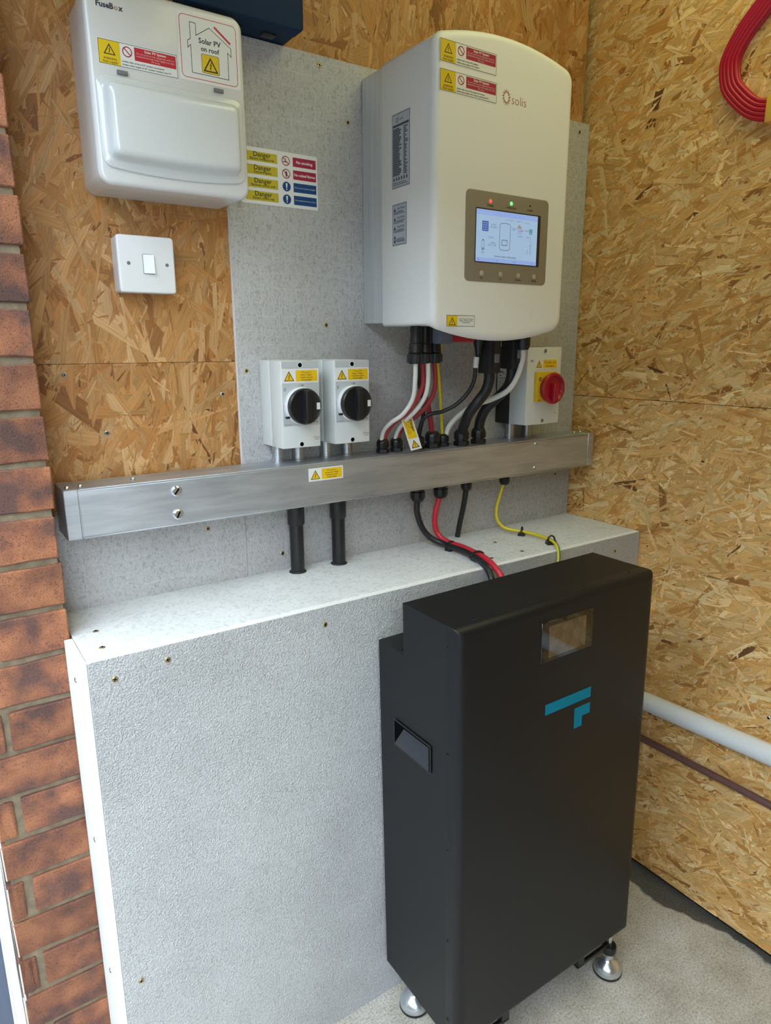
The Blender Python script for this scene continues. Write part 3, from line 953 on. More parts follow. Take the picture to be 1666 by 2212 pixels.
# ================================================================== danger sign stuck on the board
d = Decal(); d.slab(0, 0, 152, 92, 1.5, 'print_white')
rows = [('Battery charging area', 'No smoking', 0), ('Explosive gases', 'No naked flames', 0), ('Batteries contain acid', 'Wear protective gloves and goggles', 1), ('Electric shock risk', 'Wear insulated protective clothing', 1)]
for i, (a, b_, kind) in enumerate(rows):
    y0 = 92 - 4 - (i + 1) * 21.4 + 3.2; y1 = y0 + 15.5
    d.rect(8, y0, 71, y1, 'print_ochre')
    d.rect(102, y0, 149, y1, 'print_blue' if kind else 'print_crimson')
    cx, cy = 88, (y0 + y1) / 2
    if kind:
        d.disc(cx, cy, 8.2, 'print_blue'); d.up()
        d.poly([(cx - 1.9, cy + 5.5), (cx - 1.0, cy - 2.2), (cx + 1.0, cy - 2.2), (cx + 1.9, cy + 5.5)], 'print_white'); d.disc(cx, cy - 4.4, 1.2, 'print_white', 12)
    else:
        d.ring(cx, cy, 7.4, 1.5, 'print_crimson'); d.up()
        if i == 0:
            d.stroke([(cx - 5, cy - 1.6), (cx + 3.2, cy - 1.6)], 1.7, 'print_black'); d.stroke([(cx - 1, cy + 1), (cx + 1, cy + 3), (cx - 1, cy + 5)], .8, 'print_black')
        else:
            d.poly([(cx - 1.2, cy - 5), (cx + 1.2, cy - 5), (cx + 1.2, cy - .5), (cx - 1.2, cy - .5)], 'print_black'); d.poly([(cx - 2.6, cy), (cx, cy - 1), (cx + 2.6, cy), (cx + .4, cy + 5.5)], 'print_black')
        d.up(.03); d.stroke([(cx - 5, cy + 5), (cx + 5, cy - 5)], 1.5, 'print_crimson')
    d.up(.03)
    d.text('Danger', 42, y0 + 7.6, w=33, mt='print_black', bold=.012)
    d.text(a, 42, y0 + 2.4, w=min(46, len(a) * 2.2), mt='print_black', bold=.015)
    if kind: d.text(b_, 125.5, cy - .8, w=43, mt='print_white')
    else: d.text(b_, 125.5, cy - 2.0, w=33 if i == 0 else 43, mt='print_white', bold=.02)
sg = d.build('hazard_sign', None, (0.5225, -0.0003, 1.5940), XP, ZP)
tag(sg, 'white four-row danger sign with yellow, red and blue panels on grey board', 'sign')

# ================================================================== inverter
inv = thing('inverter', 'large cream wall inverter with lit display and arched front', 'inverter', (0.937, 0.0, 1.383))
bm = NB(); box(bm, 0.7738, 1.1000, -0.071, -0.0005, 1.3900, 1.8330, 0.0015, 1)
obj('heat_sink', bm, 'brushed_aluminium', inv)
IX0, IX1, IZ0, IZ1 = 0.7722, 1.1022, 1.3835, 1.8378
def inv_ring(k, y, ins=0.0, r=None):
    """k blends the plain body outline (0) into the arched front outline (1)"""
    g = 0.0035 * k
    x0, x1, z0, z1 = IX0 + ins, IX1 - ins, IZ0 - g + ins, IZ1 + g - ins
    rr = r if r is not None else .006 + .012 * k
    xc, zc, hx, hz = (x0 + x1) / 2, (z0 + z1) / 2, (x1 - x0) / 2, (z1 - z0) / 2
    return [(x, y, z + .0245 * k * (1 - ((x - xc) / hx) ** 2) * max(-1, min(1, (z - zc) / hz))) for x, z in rrect(x0, x1, z0, z1, max(rr - ins * .5, .004), 6, 20)]
bm = NB()
loft(bm, [inv_ring(0, -.069, .003), inv_ring(0, -.0695, .001), inv_ring(0, -.071), inv_ring(0, -.190), inv_ring(.06, -.197), inv_ring(.28, -.203), inv_ring(.62, -.2085), inv_ring(.9, -.2135), inv_ring(1, -.2170),
          inv_ring(1, -.2205, .0008), inv_ring(1, -.2240, .0030), inv_ring(1, -.2265, .0065), inv_ring(1, -.2278, .0110), inv_ring(1, -.2280, .0150)])
obj('cover', bm, 'white_matt', inv, ang=50)
FY = -.2280
bm = NB(); rprism(bm, 0.8425, 1.0480, 1.4600, 1.6130, FY + .002, FY - .0012, 0.009, 0.0006)
dp = obj('display_panel', bm, 'lid_brown', inv, label='brown display panel')
bm = NB(); rprism(bm, 0.8650, 1.0272, 1.4930, 1.5845, FY, FY - .0018, 0.001)
obj('screen_bezel', bm, 'lcd_frame', dp)
# lit screen contents, 153 x 88 mm
W, H = 153, 88
d = Decal(); d.rect(0, 0, W, H, 'lcd_white'); d.up()
d.rect(0, H - 9, W, H, 'lcd_bar'); d.rect(0, 0, W, 7, 'lcd_bar'); d.up()
d.text('HV Status: General', 2, H - 6.5, h=3.2, mt='lcd_white', align='l'); d.text('2024-02-14  10:26', W - 3, H - 6.5, h=2.8, mt='lcd_white', align='r')
d.rect(14, 52, 29, 69, 'lcd_navy'); d.up(.02)
for i in range(4):
    for j in range(3): d.rect(16 + j * 4, 54 + i * 3.7, 18.6 + j * 4, 55.6 + i * 3.7, 'lcd_bar')
d.stroke([(57, 66), (57, 26), (60, 23), (70, 22), (80, 23), (83, 26), (83, 66), (80, 68), (70, 69), (60, 68)], .9, 'lcd_ink', True)
d.stroke(rrect(63, 76, 31, 40, 1.5, 3), 1.1, 'lcd_ink', True)
d.poly([(99, 63), (113, 63), (106, 70)], 'lcd_brown'); d.rect(101, 53, 112, 62, 'lcd_bar'); d.poly([(106, 58), (117, 58), (111.5, 62)], 'lcd_brown')
d.rect(131, 57, 140, 64, 'lcd_green'); d.rect(131, 55, 140, 56, 'lcd_ink')
d.stroke(rrect(14, 20, 20, 36, 1, 2), .6, 'lcd_ink', True); d.rect(14.5, 20.5, 19.5, 24, 'lcd_green'); d.rect(15.5, 36, 18.5, 38, 'lcd_ink')
for t, x, y, w in (('0.27kW', 42, 63, 12), ('PV 224V', 42, 58.5, 15), ('72.0 Hz', 36, 41, 13), ('0.09kW', 41, 32, 12), ('53.7V 1.8A', 39, 28, 20), ('Today 1.2', 105, 74, 14), ('0.24', 92, 59, 9), ('0.02kW', 124, 59, 11), ('0.16kW', 108, 48, 12), ('Grid', 128, 48, 7), ('56%', 17, 14.5, 7)):
    d.text(t, x, y, w=w, mt='lcd_ink')
d.stroke([(70, 75), (92, 75)], .4, 'lcd_ink'); d.stroke([(118, 74), (134, 73)], .4, 'lcd_ink'); d.stroke([(135.5, 52), (135.5, 40)], .5, 'lcd_ink')
d.text('Exporting', 137, 20, w=17, mt='lcd_ink', rot=PI / 2, align='l'); d.text('Meter', 129, 20, w=8, mt='lcd_ink', rot=PI / 2, align='l')
d.text('Inverter status: Generating', 72, 9.5, w=54, mt='lcd_ink', bold=.01)
for t, x in (('Info', 7), ('UP', 52), ('Down', 97), ('Set', 142)): d.text(t, x, 2.3, h=2.4, mt='lcd_ink')
d.build('screen', dp, (0.8662, FY - .0019, 1.4945), XP, ZP, label='lit pale blue energy flow screen')
for x, z, mt_ in ((0.8993, 1.5975, 'led_red'), (0.9504, 1.5985, 'led_green'), (0.9978, 1.5993, 'dark_hole')):
    bm = NB(); lathe(bm, (x, FY - .001, z), (0, -1, 0), [(.0034 if mt_ != 'dark_hole' else .0013, 0), (.0030 if mt_ != 'dark_hole' else .0011, .0010), (.001, .0016)], 16)
    obj('indicator_light', bm, mt_, dp)
for i, x in enumerate((0.8825, 0.9290, 0.9745, 1.0165)):
    bm = NB(); rprism(bm, x - .0045, x + .0045, 1.4705, 1.4790, FY - .001, FY - .0020, 0.003, .0006)
    obj('button', bm, 'button_grey', dp)
d = Decal(); d.lv = .05
for t, x, y in (('POWER', 899.3, 1588.5), ('OPERATION', 950.4, 1589.5), ('ALARM', 997.8, 1590), ('ESC', 882.5, 1465), ('UP', 929, 1465), ('DOWN', 974.5, 1465), ('ENTER', 1016.5, 1465)):
    d.text(t, x - 842.5, y - 1460, h=3.0, mt='print_black', bold=.02)
d.build('panel_lettering', dp, (0.8425, FY - .0013, 1.4600), XP, ZP)['kind'] = 'stuff'
warn_label(123, 32.5, ('  Isolate solar array at DC isolator', '  Isolate mains supply at AC isolator'), 'print_crimson').build('warning_label', inv, (0.7815, FY - .0001, 1.7985), XP, ZP)
warn_label(125, 31.5, ('Isolate solar array at DC isolator for inverter', 'Isolate mains supply at AC isolator marked solar PV'), 'print_crimson').build('warning_label', inv, (0.7818, FY - .0001, 1.7560), XP, ZP)
d = Decal(); d.slab(-1, -1, 67, 20.5, .8, 'print_white'); d.rect(0, 0, 66, 19.5, 'print_black'); d.up(); d.rect(.8, .8, 65.2, 18.7, 'print_white'); d.up(); d.rect(.8, .8, 25, 18.7, 'print_yellow'); d.up()
d.tri_bolt(13, 9.2, 17)
for i, t in enumerate(('Solar PV System DC supply', 'Danger contains live parts', 'during daylight')): d.text(t, 45, 12.2 - i * 3.0, h=2.1, bold=.015)
d.build('warning_label', inv, (0.8035, FY - .0001, 1.3805), XP, ZP)
# maker's mark: sunburst and name
d = Decal(); d.lv = .1
for i in range(13):
    a = 2 * PI * i / 13; a2 = a + .20; a3 = a - .20
    d.poly([(6.6 * math.cos(a3), 8.4 * math.sin(a3)), (6.6 * math.cos(a2), 8.4 * math.sin(a2)), (10.8 * math.cos(a + .16), 14.0 * math.sin(a + .16))], 'print_rust')
d.stroke([(6.2 * math.cos(2 * PI * i / 24), 8.0 * math.sin(2 * PI * i / 24)) for i in range(24)], .8, 'print_rust', True)
d.text('solis', 13.0, -8.5, h=15.0, mt='print_rust', align='l', bold=-.014)
d.build('maker_mark', inv, (0.9305, FY - .0001, 1.7700), XP, ZP)
# rating plates on the left side
def plate_text(w, h, rows, seed, head):
    rnd = random.Random(seed)
    d = Decal(); d.slab(0, 0, w, h, 1.0, 'print_silver')
    d.rect(2.0, 2.5, w - 2.0, h - 2.5, 'print_silverlite'); d.up(); 
    y = h - 4
    if head == 'rating':
        d.ring(w * .30, h - 11, 3.3, 1.3, 'print_slate', 16); d.text('solis', w * .42, h - 13, h=5, mt='print_slate', align='l')
        d.rect(3, h - 22, w - 3, h - 18, 'print_slate'); y = h - 24
        for i in range(26):
            yy = y - i * 3.0
            d.rect(3.0, yy - 2.4, 3 + w * rnd.uniform(.35, .5), yy, 'print_slate')
            d.rect(3 + w * .60, yy - 2.4, 3 + w * rnd.uniform(.70, .86), yy - .4, 'print_slate')
        for i, x in enumerate((7, 15, 22, 30, 38, 46)):
            d.rect(x - 2, 12, x + 2, 18, 'print_slate')
        d.rect(3, 5, w - 6, 6.2, 'print_slate'); d.rect(3, 8, w - 12, 9.2, 'print_slate')
    else:
        for i in range(4):
            yy = y - i * 15.5
            d.poly([(4, yy - 9), (12, yy - 9), (8, yy - 2)], 'print_slate')
            if i < 3: d.text('CAUTION', 15, yy - 6, h=3.6, mt='print_slate', align='l', bold=.03)
            for kk in range(3): d.rect(4 if kk else 15, yy - 9.5 - kk * 1.9, w - rnd.uniform(4, 10), yy - 8.5 - kk * 1.9, 'print_slate')
        d.disc(8, 6.5, 2.6, 'print_slate', 14); d.rect(14, 5.8, w - 5, 6.8, 'print_slate')
    return d
YM = Vector((0, -1, 0))
plate_text(54.5, 122, 0, 1, 'rating').build('rating_plate', inv, (IX0 - .0001, -.1040, 1.6235), YM, ZP, label='grey rating plate full of small print')
plate_text(44.5, 71, 0, 2, 'caution').build('caution_plate', inv, (IX0 - .0001, -.1050, 1.5260), YM, ZP, label='grey plate with caution notices')
# connectors hanging below
def connector(name, x, y, z0, prof, n=20, mt='black_plastic'):
    b = NB(); lathe(b, (x, y, z0), (0, 0, -1), prof, n)
    return obj(name, b, mt, inv)
for x, y in ((0.8118, -.125), (0.8456, -.110), (0.8777, -.100)):
    c = connector('connector', x, y, 1.386, [(.0105, 0), (.0105, .034), (.0125, .036), (.0135, .052), (.0125, .053), (.0150, .055), (.0150, .068), (.0125, .073), (.006, .073)])
    for i in range(10):
        a = 2 * PI * i / 10
        b = NB(); cyl(b, (x + .0148 * math.cos(a), y + .0148 * math.sin(a), 1.3305), (x + .0148 * math.cos(a), y + .0148 * math.sin(a), 1.315), .0016, 6)
        obj('grip_rib', b, 'black_plastic', c)
connector('connector', 0.977, -.120, 1.384, [(.011, 0), (.0115, .030), (.0075, .044), (.0065, .056)])
for x, zb in ((1.0085, 1.290), (1.0735, 1.298)):
    b = NB(); box(b, x - .0165, x + .0165, -.138, -.102, zb, 1.386, .003, 2); box(b, x - .0075, x + .0075, -.1425, -.137, zb + .012, 1.384, .002, 2)
    c = obj('battery_plug', b, 'black_matt', inv)
    b = NB(); box(b, x - .0065, x + .0065, -.1440, -.141, zb + .022, zb + .040, .001, 1)
    obj('latch', b, 'mid_grey', c)
connector('connector', 1.0800, -.145, 1.384, [(.013, 0), (.013, .018), (.0150, .020), (.0150, .038), (.012, .046), (.007, .047)], 12)
# isolating switch under the cover
b = NB(); box(b, 0.843, 0.8755, -.162, -.135, 1.3500, 1.386, .004, 2)
swi = obj('dc_switch', b, 'frame_grey', inv)
b = NB(); box(b, 0.8757, 0.9330, -.158, -.142, 1.3535, 1.3680, .002, 2)
obj('switch_lever', b, 'red_plastic', swi)

# ================================================================== isolators with black knobs
def conduit_stub(parent, x, y, z0, z1, r=.0108):
    b = NB(); cyl(b, (x, y, z0), (x, y, z1), r, 20); lathe(b, (x, y, z0), (0, 0, 1), [(r + .0012, 0), (r + .0012, .003), (r, .0036)], 20)
    return obj('conduit_stub', b, 'conduit_steel', parent)
def isolator(x0, label, dcx):
    t = thing('rotary_isolator', label, 'isolator', (x0 + .039, 0.0, 1.1645), 'black knob isolators above the trunking')
    b = NB(); box(b, x0, x0 + .0785, -.0408, -.0004, 1.1650, 1.3220, .0015, 2)
    base = obj('base', b, 'light_grey', t)
    b = NB(); lathe(b, (x0 + .0002, -.020, 1.196), (-1, 0, 0), [(.0095, 0), (.0095, .0005), (.0085, .0005), (.0085, .0001)], 20)
    obj('knockout', b, 'light_grey', base)
    b = NB(); box(b, x0 + .0004, x0 + .0783, -.0874, -.0412, 1.1647, 1.3213, .0018, 2)
    cov = obj('cover', b, 'light_grey', t)
    b = NB(); box(b, x0 + .003, x0 + .0775, -.0880, -.087, 1.3085, 1.3205, .0002, 1); obj('grey_strip', b, 'label_grey', cov)
    b = NB(); box(b, x0 + .003, x0 + .0775, -.0880, -.087, 1.2055, 1.2825, .0002, 1); obj('legend_plate', b, 'label_grey', cov)
    for xx, zz in ((x0 + .0395, 1.3140), (x0 + .0385, 1.1712)):
        b = NB(); lathe(b, (xx, -.0873, zz), (0, -1, 0), [(.0055, 0), (.0055, .0013), (.0043, .0013), (.0040, .0009)], 20, mi=0); cyl(b, (xx, -.0872, zz), (xx, -.0884, zz), .0040, 16, mi=1)
        obj('screw_hole', b, ['light_grey', 'dark_hole'], cov)
    kx, kz = x0 + .0390, 1.2412
    b = NB(); lathe(b, (kx, -.0872, kz), (0, -1, 0), [(.0335, 0), (.0335, .009), (.0320, .0105)], 40)
    obj('knob_collar', b, 'white_plastic', t)
    b = NB(); lathe(b, (kx, -.0972, kz), (0, -1, 0), [(.0318, 0), (.0324, .002), (.0324, .0095), (.0305, .0115), (.0290, .0105)], 40)
    box(b, kx - .0062, kx + .0062, -.1215, -.104, kz - .0295, kz + .0295, .0025, 2)
    box(b, kx - .0375, kx - .0295, -.1035, -.0985, kz - .0205, kz - .0165, .0008, 1)
    kn = obj('knob', b, 'black_plastic', t)
    b = NB(); box(b, kx + .0215, kx + .0285, -.1092, -.1080, kz - .006, kz + .006, .0003, 1)
    obj('knob_marker', b, 'white_plastic', kn)
    dc_label(74, 25, ('PV array D.C.', 'isolator. Danger -', 'contains live parts', 'during daylight.')).build('warning_label', t, (x0 + .0032, -.0876, 1.2825), XP, ZP, label='yellow live parts warning label')
    d = Decal(); d.lv = .1
    d.text('I  ON', 38, 71, h=3.0, bold=.02); d.text('O  OFF', 3.5, 34, h=2.2, rot=PI / 2); d.text('PV-32', 66, 4, h=2.6, bold=.03)
    d.stroke([(3, 66), (5, 69), (7, 66), (5, 63)], .6, 'print_black', True); d.text('Disconnector', 3.5, 2.0, h=1.8, align='l')
    d.text('Enclosure', 73, -24, h=2.3, align='r'); d.text('SHPV-2', 73, -28, h=2.3, align='r')
    d.build('legend', cov, (x0 + .003, -.0881, 1.2055), XP, ZP)['kind'] = 'stuff'
    for dx in dcx:
        conduit_stub(t, x0 + dx, -.0185, 1.1295, 1.166)
    return t
isolator(0.5412, 'grey rotary isolator with black knob, the left one of the pair', (.0215, .0655))
isolator(0.6508, 'grey rotary isolator with black knob, the one nearer the inverter', (.0180, .0665))

# ================================================================== red and yellow isolator
t = thing('rotary_isolator', 'grey and black isolator with red knob on yellow plate, beside the right wall', 'isolator', (1.196, 0, 1.168))
b = NB(); box(b, 1.1415, 1.2500, -.0465, -.0004, 1.1685, 1.3440, .002, 2)
rbase = obj('base', b, 'black_matt', t)
b = NB(); box(b, 1.1409, 1.2505, -.1000, -.0468, 1.1690, 1.3430, .002, 2)
rcov = obj('cover', b, 'light_grey', t)
d = Decal(); d.slab(0, 0, 30, 58, .5, 'print_white')
d.stroke([(6, 53), (12, 47), (17, 53)], 2.2, 'print_black'); d.stroke([(18, 50), (22, 44)], 2.2, 'print_black')
d.text('IMO', 6, 39, h=3.4, align='l', bold=.02); d.text('SI16-PEL64R', 4, 33, h=3.0, align='l', bold=.03)
for i, w in enumerate((20, 16, 21, 14, 19, 12, 20, 17)): d.rect(4, 28 - i * 3.2, 4 + w, 29.2 - i * 3.2, 'print_silver')
d.build('maker_label', rbase, (1.1414, -.0050, 1.2380), YM, ZP, label='white maker label on black side')
for zz in (1.3345, 1.1775):
    b = NB(); lathe(b, (1.196, -.0999, zz), (0, -1, 0), [(.0055, 0), (.0055, .0012), (.0045, .0012), (.0042, .0008)], 18, mi=0); cyl(b, (1.196, -.0998, zz), (1.196, -.1010, zz), .0042, 14, mi=1)
    obj('screw_hole', b, ['light_grey', 'mid_grey'], rcov)
dc_label(74, 23, ('AC system - only', 'AC isolator')).build('warning_label', t, (1.1635, -.1002, 1.2945), XP, ZP)
b = NB(); box(b, 1.1640, 1.2290, -.1085, -.0995, 1.2215, 1.2885, .002, 2)
yp = obj('yellow_plate', b, 'yellow_plastic', t)
d = Decal(); d.lv = .1
d.text('O', 11, 47, h=8, bold=.04); d.text('OFF', 6, 2, h=3, align='l', bold=.02)
d.build('legend', yp, (1.1640, -.1086, 1.2215), XP, ZP)['kind'] = 'stuff'
kx, kz = 1.2045, 1.2515
b = NB(); lathe(b, (kx, -.1083, kz), (0, -1, 0), [(.0300, 0), (.0310, .006), (.0345, .010), (.0352, .015), (.0335, .0175), (.0290, .0180), (.0265, .0140), (.0250, .0120)], 40)
kk = obj('knob', b, 'red_plastic', t, label='red round knob')
b = NB(); box(b, kx - .0075, kx + .0075, -.1330, -.119, kz - .0300, kz + .0120, .0030, 3)
obj('knob_grip', b, 'red_plastic', kk)
d = Decal(); d.lv = .1; d.text('SI16', 0, 0, h=3.0, mt='print_silver', bold=.02); d.build('legend', rcov, (1.238, -.1001, 1.192), XP, ZP)['kind'] = 'stuff'
d = Decal(); d.lv = .1; d.stroke([(0, 0), (3, -4), (6, 0)], 1.5, 'print_slate'); d.stroke([(6.6, -1), (8, -5)], 1.5, 'print_slate'); d.build('maker_mark', rcov, (1.1505, -.1001, 1.3150), XP, ZP)
conduit_stub(t, 1.1755, -.0165, 1.1295, 1.170); conduit_stub(t, 1.2335, -.0165, 1.1295, 1.170)

# ================================================================== steel trunking
tr = thing('steel_trunking', 'long galvanised steel cable trunking running across the back wall', 'trunking', (0.787, 0.0, 1.051))
TX0, TX1, TZ0, TZ1, TY = 0.1690, 1.4065, 1.0510, 1.1300, -0.0800
b = NB(); box(b, TX0 + .001, TX1 - .001, TY + .0012, -.0006, TZ0, TZ1, .0012, 1); chan = obj('channel', b, 'galvanised', tr)
b = NB(); box(b, 0.1922, 1.3840, TY - .0006, TY + .0020, TZ0 + .0022, TZ1 - .0022, .0006, 1); obj('lid', b, 'galvanised', tr)
b = NB(); box(b, 0.1922, 1.3840, TY - .0004, TY + .004, TZ1 - .0016, TZ1 + .0010, .0005, 1); box(b, 0.1922, 1.3840, TY - .0004, TY + .004, TZ0 - .0010, TZ0 + .0016, .0005, 1); obj('lid_lip', b, 'galvanised', tr)
for x0, x1 in ((TX0, 0.1908), (1.3855, TX1)):
    b = NB(); box(b, x0, x1, TY - .0010, -.0006, TZ0 - .0010, TZ1 + .0010, .0012, 1); obj('end_cap', b, 'galvanised', tr)
for x, y in ((0.1790, -.060), (0.1990, -.057), (0.285, -.040), (1.372, -.045), (1.395, -.045)):
    screw('pan', (x, y, TZ1 + .0010), (0, 0, 1), tr)
for z in (1.1099, 1.0698):
    screw('bolt', (0.344, TY - .0007, z), (0, -1, 0), tr, name='bolt', spin=1.1 if z < 1.1 else .9)
for z in (1.1210, 1.0640):
    screw('pan', (1.198, TY - .0007, z), (0, -1, 0), tr)
dc_label(75, 25, ('PV array D.C.', 'junction box. Danger', 'contains live parts', 'during daylight.')).build('warning_label', tr, (0.5955, TY - .0008, 1.0972), XP, ZP)
def gland(x, y, z, up, s=1.0):
    b = NB(); k = 1 if up else -1
    lathe(b, (x, y, z), (0, 0, k), [(.0155 * s, 0), (.0155 * s, .008 * s), (.0150 * s, .0085 * s)], 6)
    lathe(b, (x, y, z + k * .0085 * s), (0, 0, k), [(.0125 * s, 0), (.0125 * s, .003 * s), (.0150 * s, .004 * s), (.0150 * s, .014 * s), (.0135 * s, .019 * s), (.0100 * s, .023 * s), (.0070 * s, .0235 * s)], 12)
    return obj('cable_gland', b, 'black_plastic', tr, ang=25)
for x, y, s in ((0.7935, -.037, .88), (0.8285, -.037, .88), (0.8870, -.037, .85), (0.9225, -.040, 1.12), (0.9570, -.034, .85), (0.9960, -.050, 1.12), (1.0500, -.046, 1.12)):
    gland(x, y, TZ1 + .0008, True, s)
for x, s in ((0.8815, 1.1), (0.9455, 1.1), (1.0205, .85), (1.1400, .85)):
    gland(x, -.042, TZ0 - .0002, False, s)

# ================================================================== cables
def cable(name, label, pts, r, mt, group=None, sub=8, n=12):
    P = catmull(pts, sub)
    base = Vector(P[-1])
    b = NB(); sweep(b, P, r, n, uvname='sheath')
    bmesh.ops.translate(b, verts=b.verts, vec=-base)
    o = obj(name, b, mt, None, ang=60)
    o.location = base
    return tag(o, label, 'cable', group)
TZ = 1.146
GU = 'cables between inverter and trunking'
cable('solar_cable', 'white cable leftmost in the bunch from inverter to trunking', [(0.812, -.125, 1.330), (0.812, -.125, 1.314), (0.816, -.119, 1.282), (0.821, -.104, 1.244), (0.811, -.085, 1.213), (0.796, -.062, 1.194), (0.7895, -.045, 1.174), (0.7890, -.037, TZ)], .0046, 'white_sheath', GU)
cable('solar_cable', 'red cable bending into the leftmost gland beside the white one', [(0.842, -.108, 1.330), (0.842, -.108, 1.313), (0.847, -.103, 1.272), (0.841, -.088, 1.237), (0.829, -.070, 1.212), (0.807, -.052, 1.188), (0.7985, -.041, 1.168), (0.7980, -.037, TZ)], .0046, 'red_sheath', GU)
cable('solar_cable', 'white cable between two red ones ending behind the danger tag', [(0.848, -.118, 1.330), (0.848, -.118, 1.313), (0.852, -.113, 1.272), (0.852, -.100, 1.242), (0.844, -.082, 1.217), (0.829, -.060, 1.191), (0.8245, -.043, 1.168), (0.8240, -.037, TZ)], .0046, 'white_sheath', GU)
cable('solar_cable', 'red cable from the right connector curving left to the second gland', [(0.8777, -.100, 1.330), (0.878, -.100, 1.312), (0.884, -.096, 1.270), (0.881, -.084, 1.237), (0.863, -.067, 1.208), (0.843, -.051, 1.188), (0.8335, -.040, 1.167), (0.8330, -.037, TZ)], .0046, 'red_sheath', GU)
cable('data_cable', 'thin black cable hanging straight behind the red and white bunch', [(0.842, -.098, 1.330), (0.846, -.092, 1.310), (0.861, -.071, 1.275), (0.880, -.059, 1.240), (0.891, -.046, 1.200), (0.8895, -.037, 1.165), (0.8880, -.036, TZ)], .0042, 'black_sheath', GU)
cable('battery_lead', 'red cable at the back of the bunch dropping into the large gland', [(0.848, -.096, 1.330), (0.856, -.085, 1.310), (0.876, -.065, 1.260), (0.893, -.057, 1.234), (0.909, -.049, 1.194), (0.920, -.041, 1.158), (0.9225, -.040, TZ)], .0056, 'red_sheath', GU)
cable('earth_cable', 'green and yellow earth wire hanging straight from the inverter', [(0.915, -.080, 1.386), (0.917, -.072, 1.345), (0.919, -.060, 1.316), (0.927, -.056, 1.267), (0.940, -.046, 1.217), (0.951, -.036, 1.170), (0.9545, -.034, TZ)], .0036, 'earth_sheath', GU)
cab = cable('data_cable', 'thin black cable with a white marker looping left below the inverter', [(0.977, -.120, 1.334), (0.9735, -.117, 1.306), (0.975, -.110, 1.273), (0.965, -.099, 1.246), (0.945, -.087, 1.224), (0.921, -.073, 1.211), (0.899, -.061, 1.206), (0.887, -.050, 1.193), (0.8845, -.041, 1.165), (0.8850, -.038, TZ)], .0042, 'black_sheath', GU)
b = NB(); sweep(b, catmull([(0.9742, -.1182, 1.324), (0.9735, -.1165, 1.302)], 3), .0058, 14)
bmesh.ops.translate(b, verts=b.verts, vec=-Vector(cab.location)); obj('marker_sleeve', b, 'white_plastic', cab, local=True)
cable('mains_cable', 'white cable sweeping left from the rightmost connector under the inverter', [(1.080, -.145, 1.345), (1.081, -.144, 1.318), (1.076, -.134, 1.280), (1.064, -.120, 1.252), (1.0507, -0.086, 1.2322), (1.0235, -0.066, 1.2206), (0.9936, -0.052, 1.2020), (0.9679, -0.042, 1.1751), (0.9600, -.036, TZ)], .0060, 'white_sheath', GU)
cable('battery_lead', 'thick black cable crossed by the white one, left of the two', [(1.0085, -.120, 1.300), (1.010, -.119, 1.277), (1.0041, -0.116, 1.2530), (0.9858, -0.110, 1.2286), (0.9817, -0.088, 1.2025), (0.9905, -0.062, 1.1711), (0.9960, -.050, 1.148)], .0112, 'black_rubber', GU, n=16)
cable('battery_lead', 'thick black cable next to the red knob isolator', [(1.0735, -.120, 1.308), (1.077, -.116, 1.280), (1.080, -.100, 1.256), (1.066, -.081, 1.230), (1.054, -.064, 1.210), (1.050, -.050, 1.181), (1.0500, -.046, 1.148)], .0112, 'black_rubber', GU, n=16)

# danger tag tied to the cables
O = Vector((0.8276, -.090, 1.1375)); TRv = Vector((0.8467, -.064, 1.2067)); TL = Vector((0.8208, -.064, 1.2006))
V = (TL - O).normalized(); U = (TRv - TL); U = (U - V * U.dot(V)).normalized()
d = Decal(); L = (TL - O).length * 1000; Wt = 27.5
d.slab(0, 0, Wt, L, 1.0, 'print_white')
d.rr(3, 24, Wt - 3, L - 3, 1.5, 'print_amber'); d.up()
d.text('Danger', Wt - 9.2, L - 6, h=6.0, rot=-PI / 2, align='l', bold=.02)
d.text('D.C. cables contain', 11.5, L - 6, h=2.6, rot=-PI / 2, align='l'); d.text('live parts in daylight', 7.0, L - 6, h=2.6, rot=-PI / 2, align='l')
d.tri_bolt(Wt / 2, 12.5, 20, 'print_black', 'print_amber')
tg = d.build('danger_tag', None, O, U, V)
tag(tg, 'small tilted white and yellow danger tag tied to the cable bunch', 'tag')

# black plastic conduits from trunking down to the ledge
for x, lab in ((0.5905, 'black plastic conduit below trunking, the left one of two'), (0.6860, 'black plastic conduit below trunking, the right one of two')):
    t = thing('plastic_conduit', lab, 'conduit', (x, -.031, ZB), 'black conduits standing on the ledge')
    b = NB(); cyl(b, (x, -.031, ZB + .0002), (x, -.031, 1.0508), .0137, 24); obj('tube', b, 'black_plastic', t)
    b = NB(); lathe(b, (x, -.031, 1.0508), (0, 0, -1), [(.0168, 0), (.0168, .044), (.0155, .046), (.0137, .046)], 24); obj('socket', b, 'black_plastic', t)
    b = NB(); lathe(b, (x, -.031, ZB + .0002), (0, 0, 1), [(.0175, 0), (.0165, .002), (.0137, .0035)], 18); obj('sealant', b, 'black_matt', t)

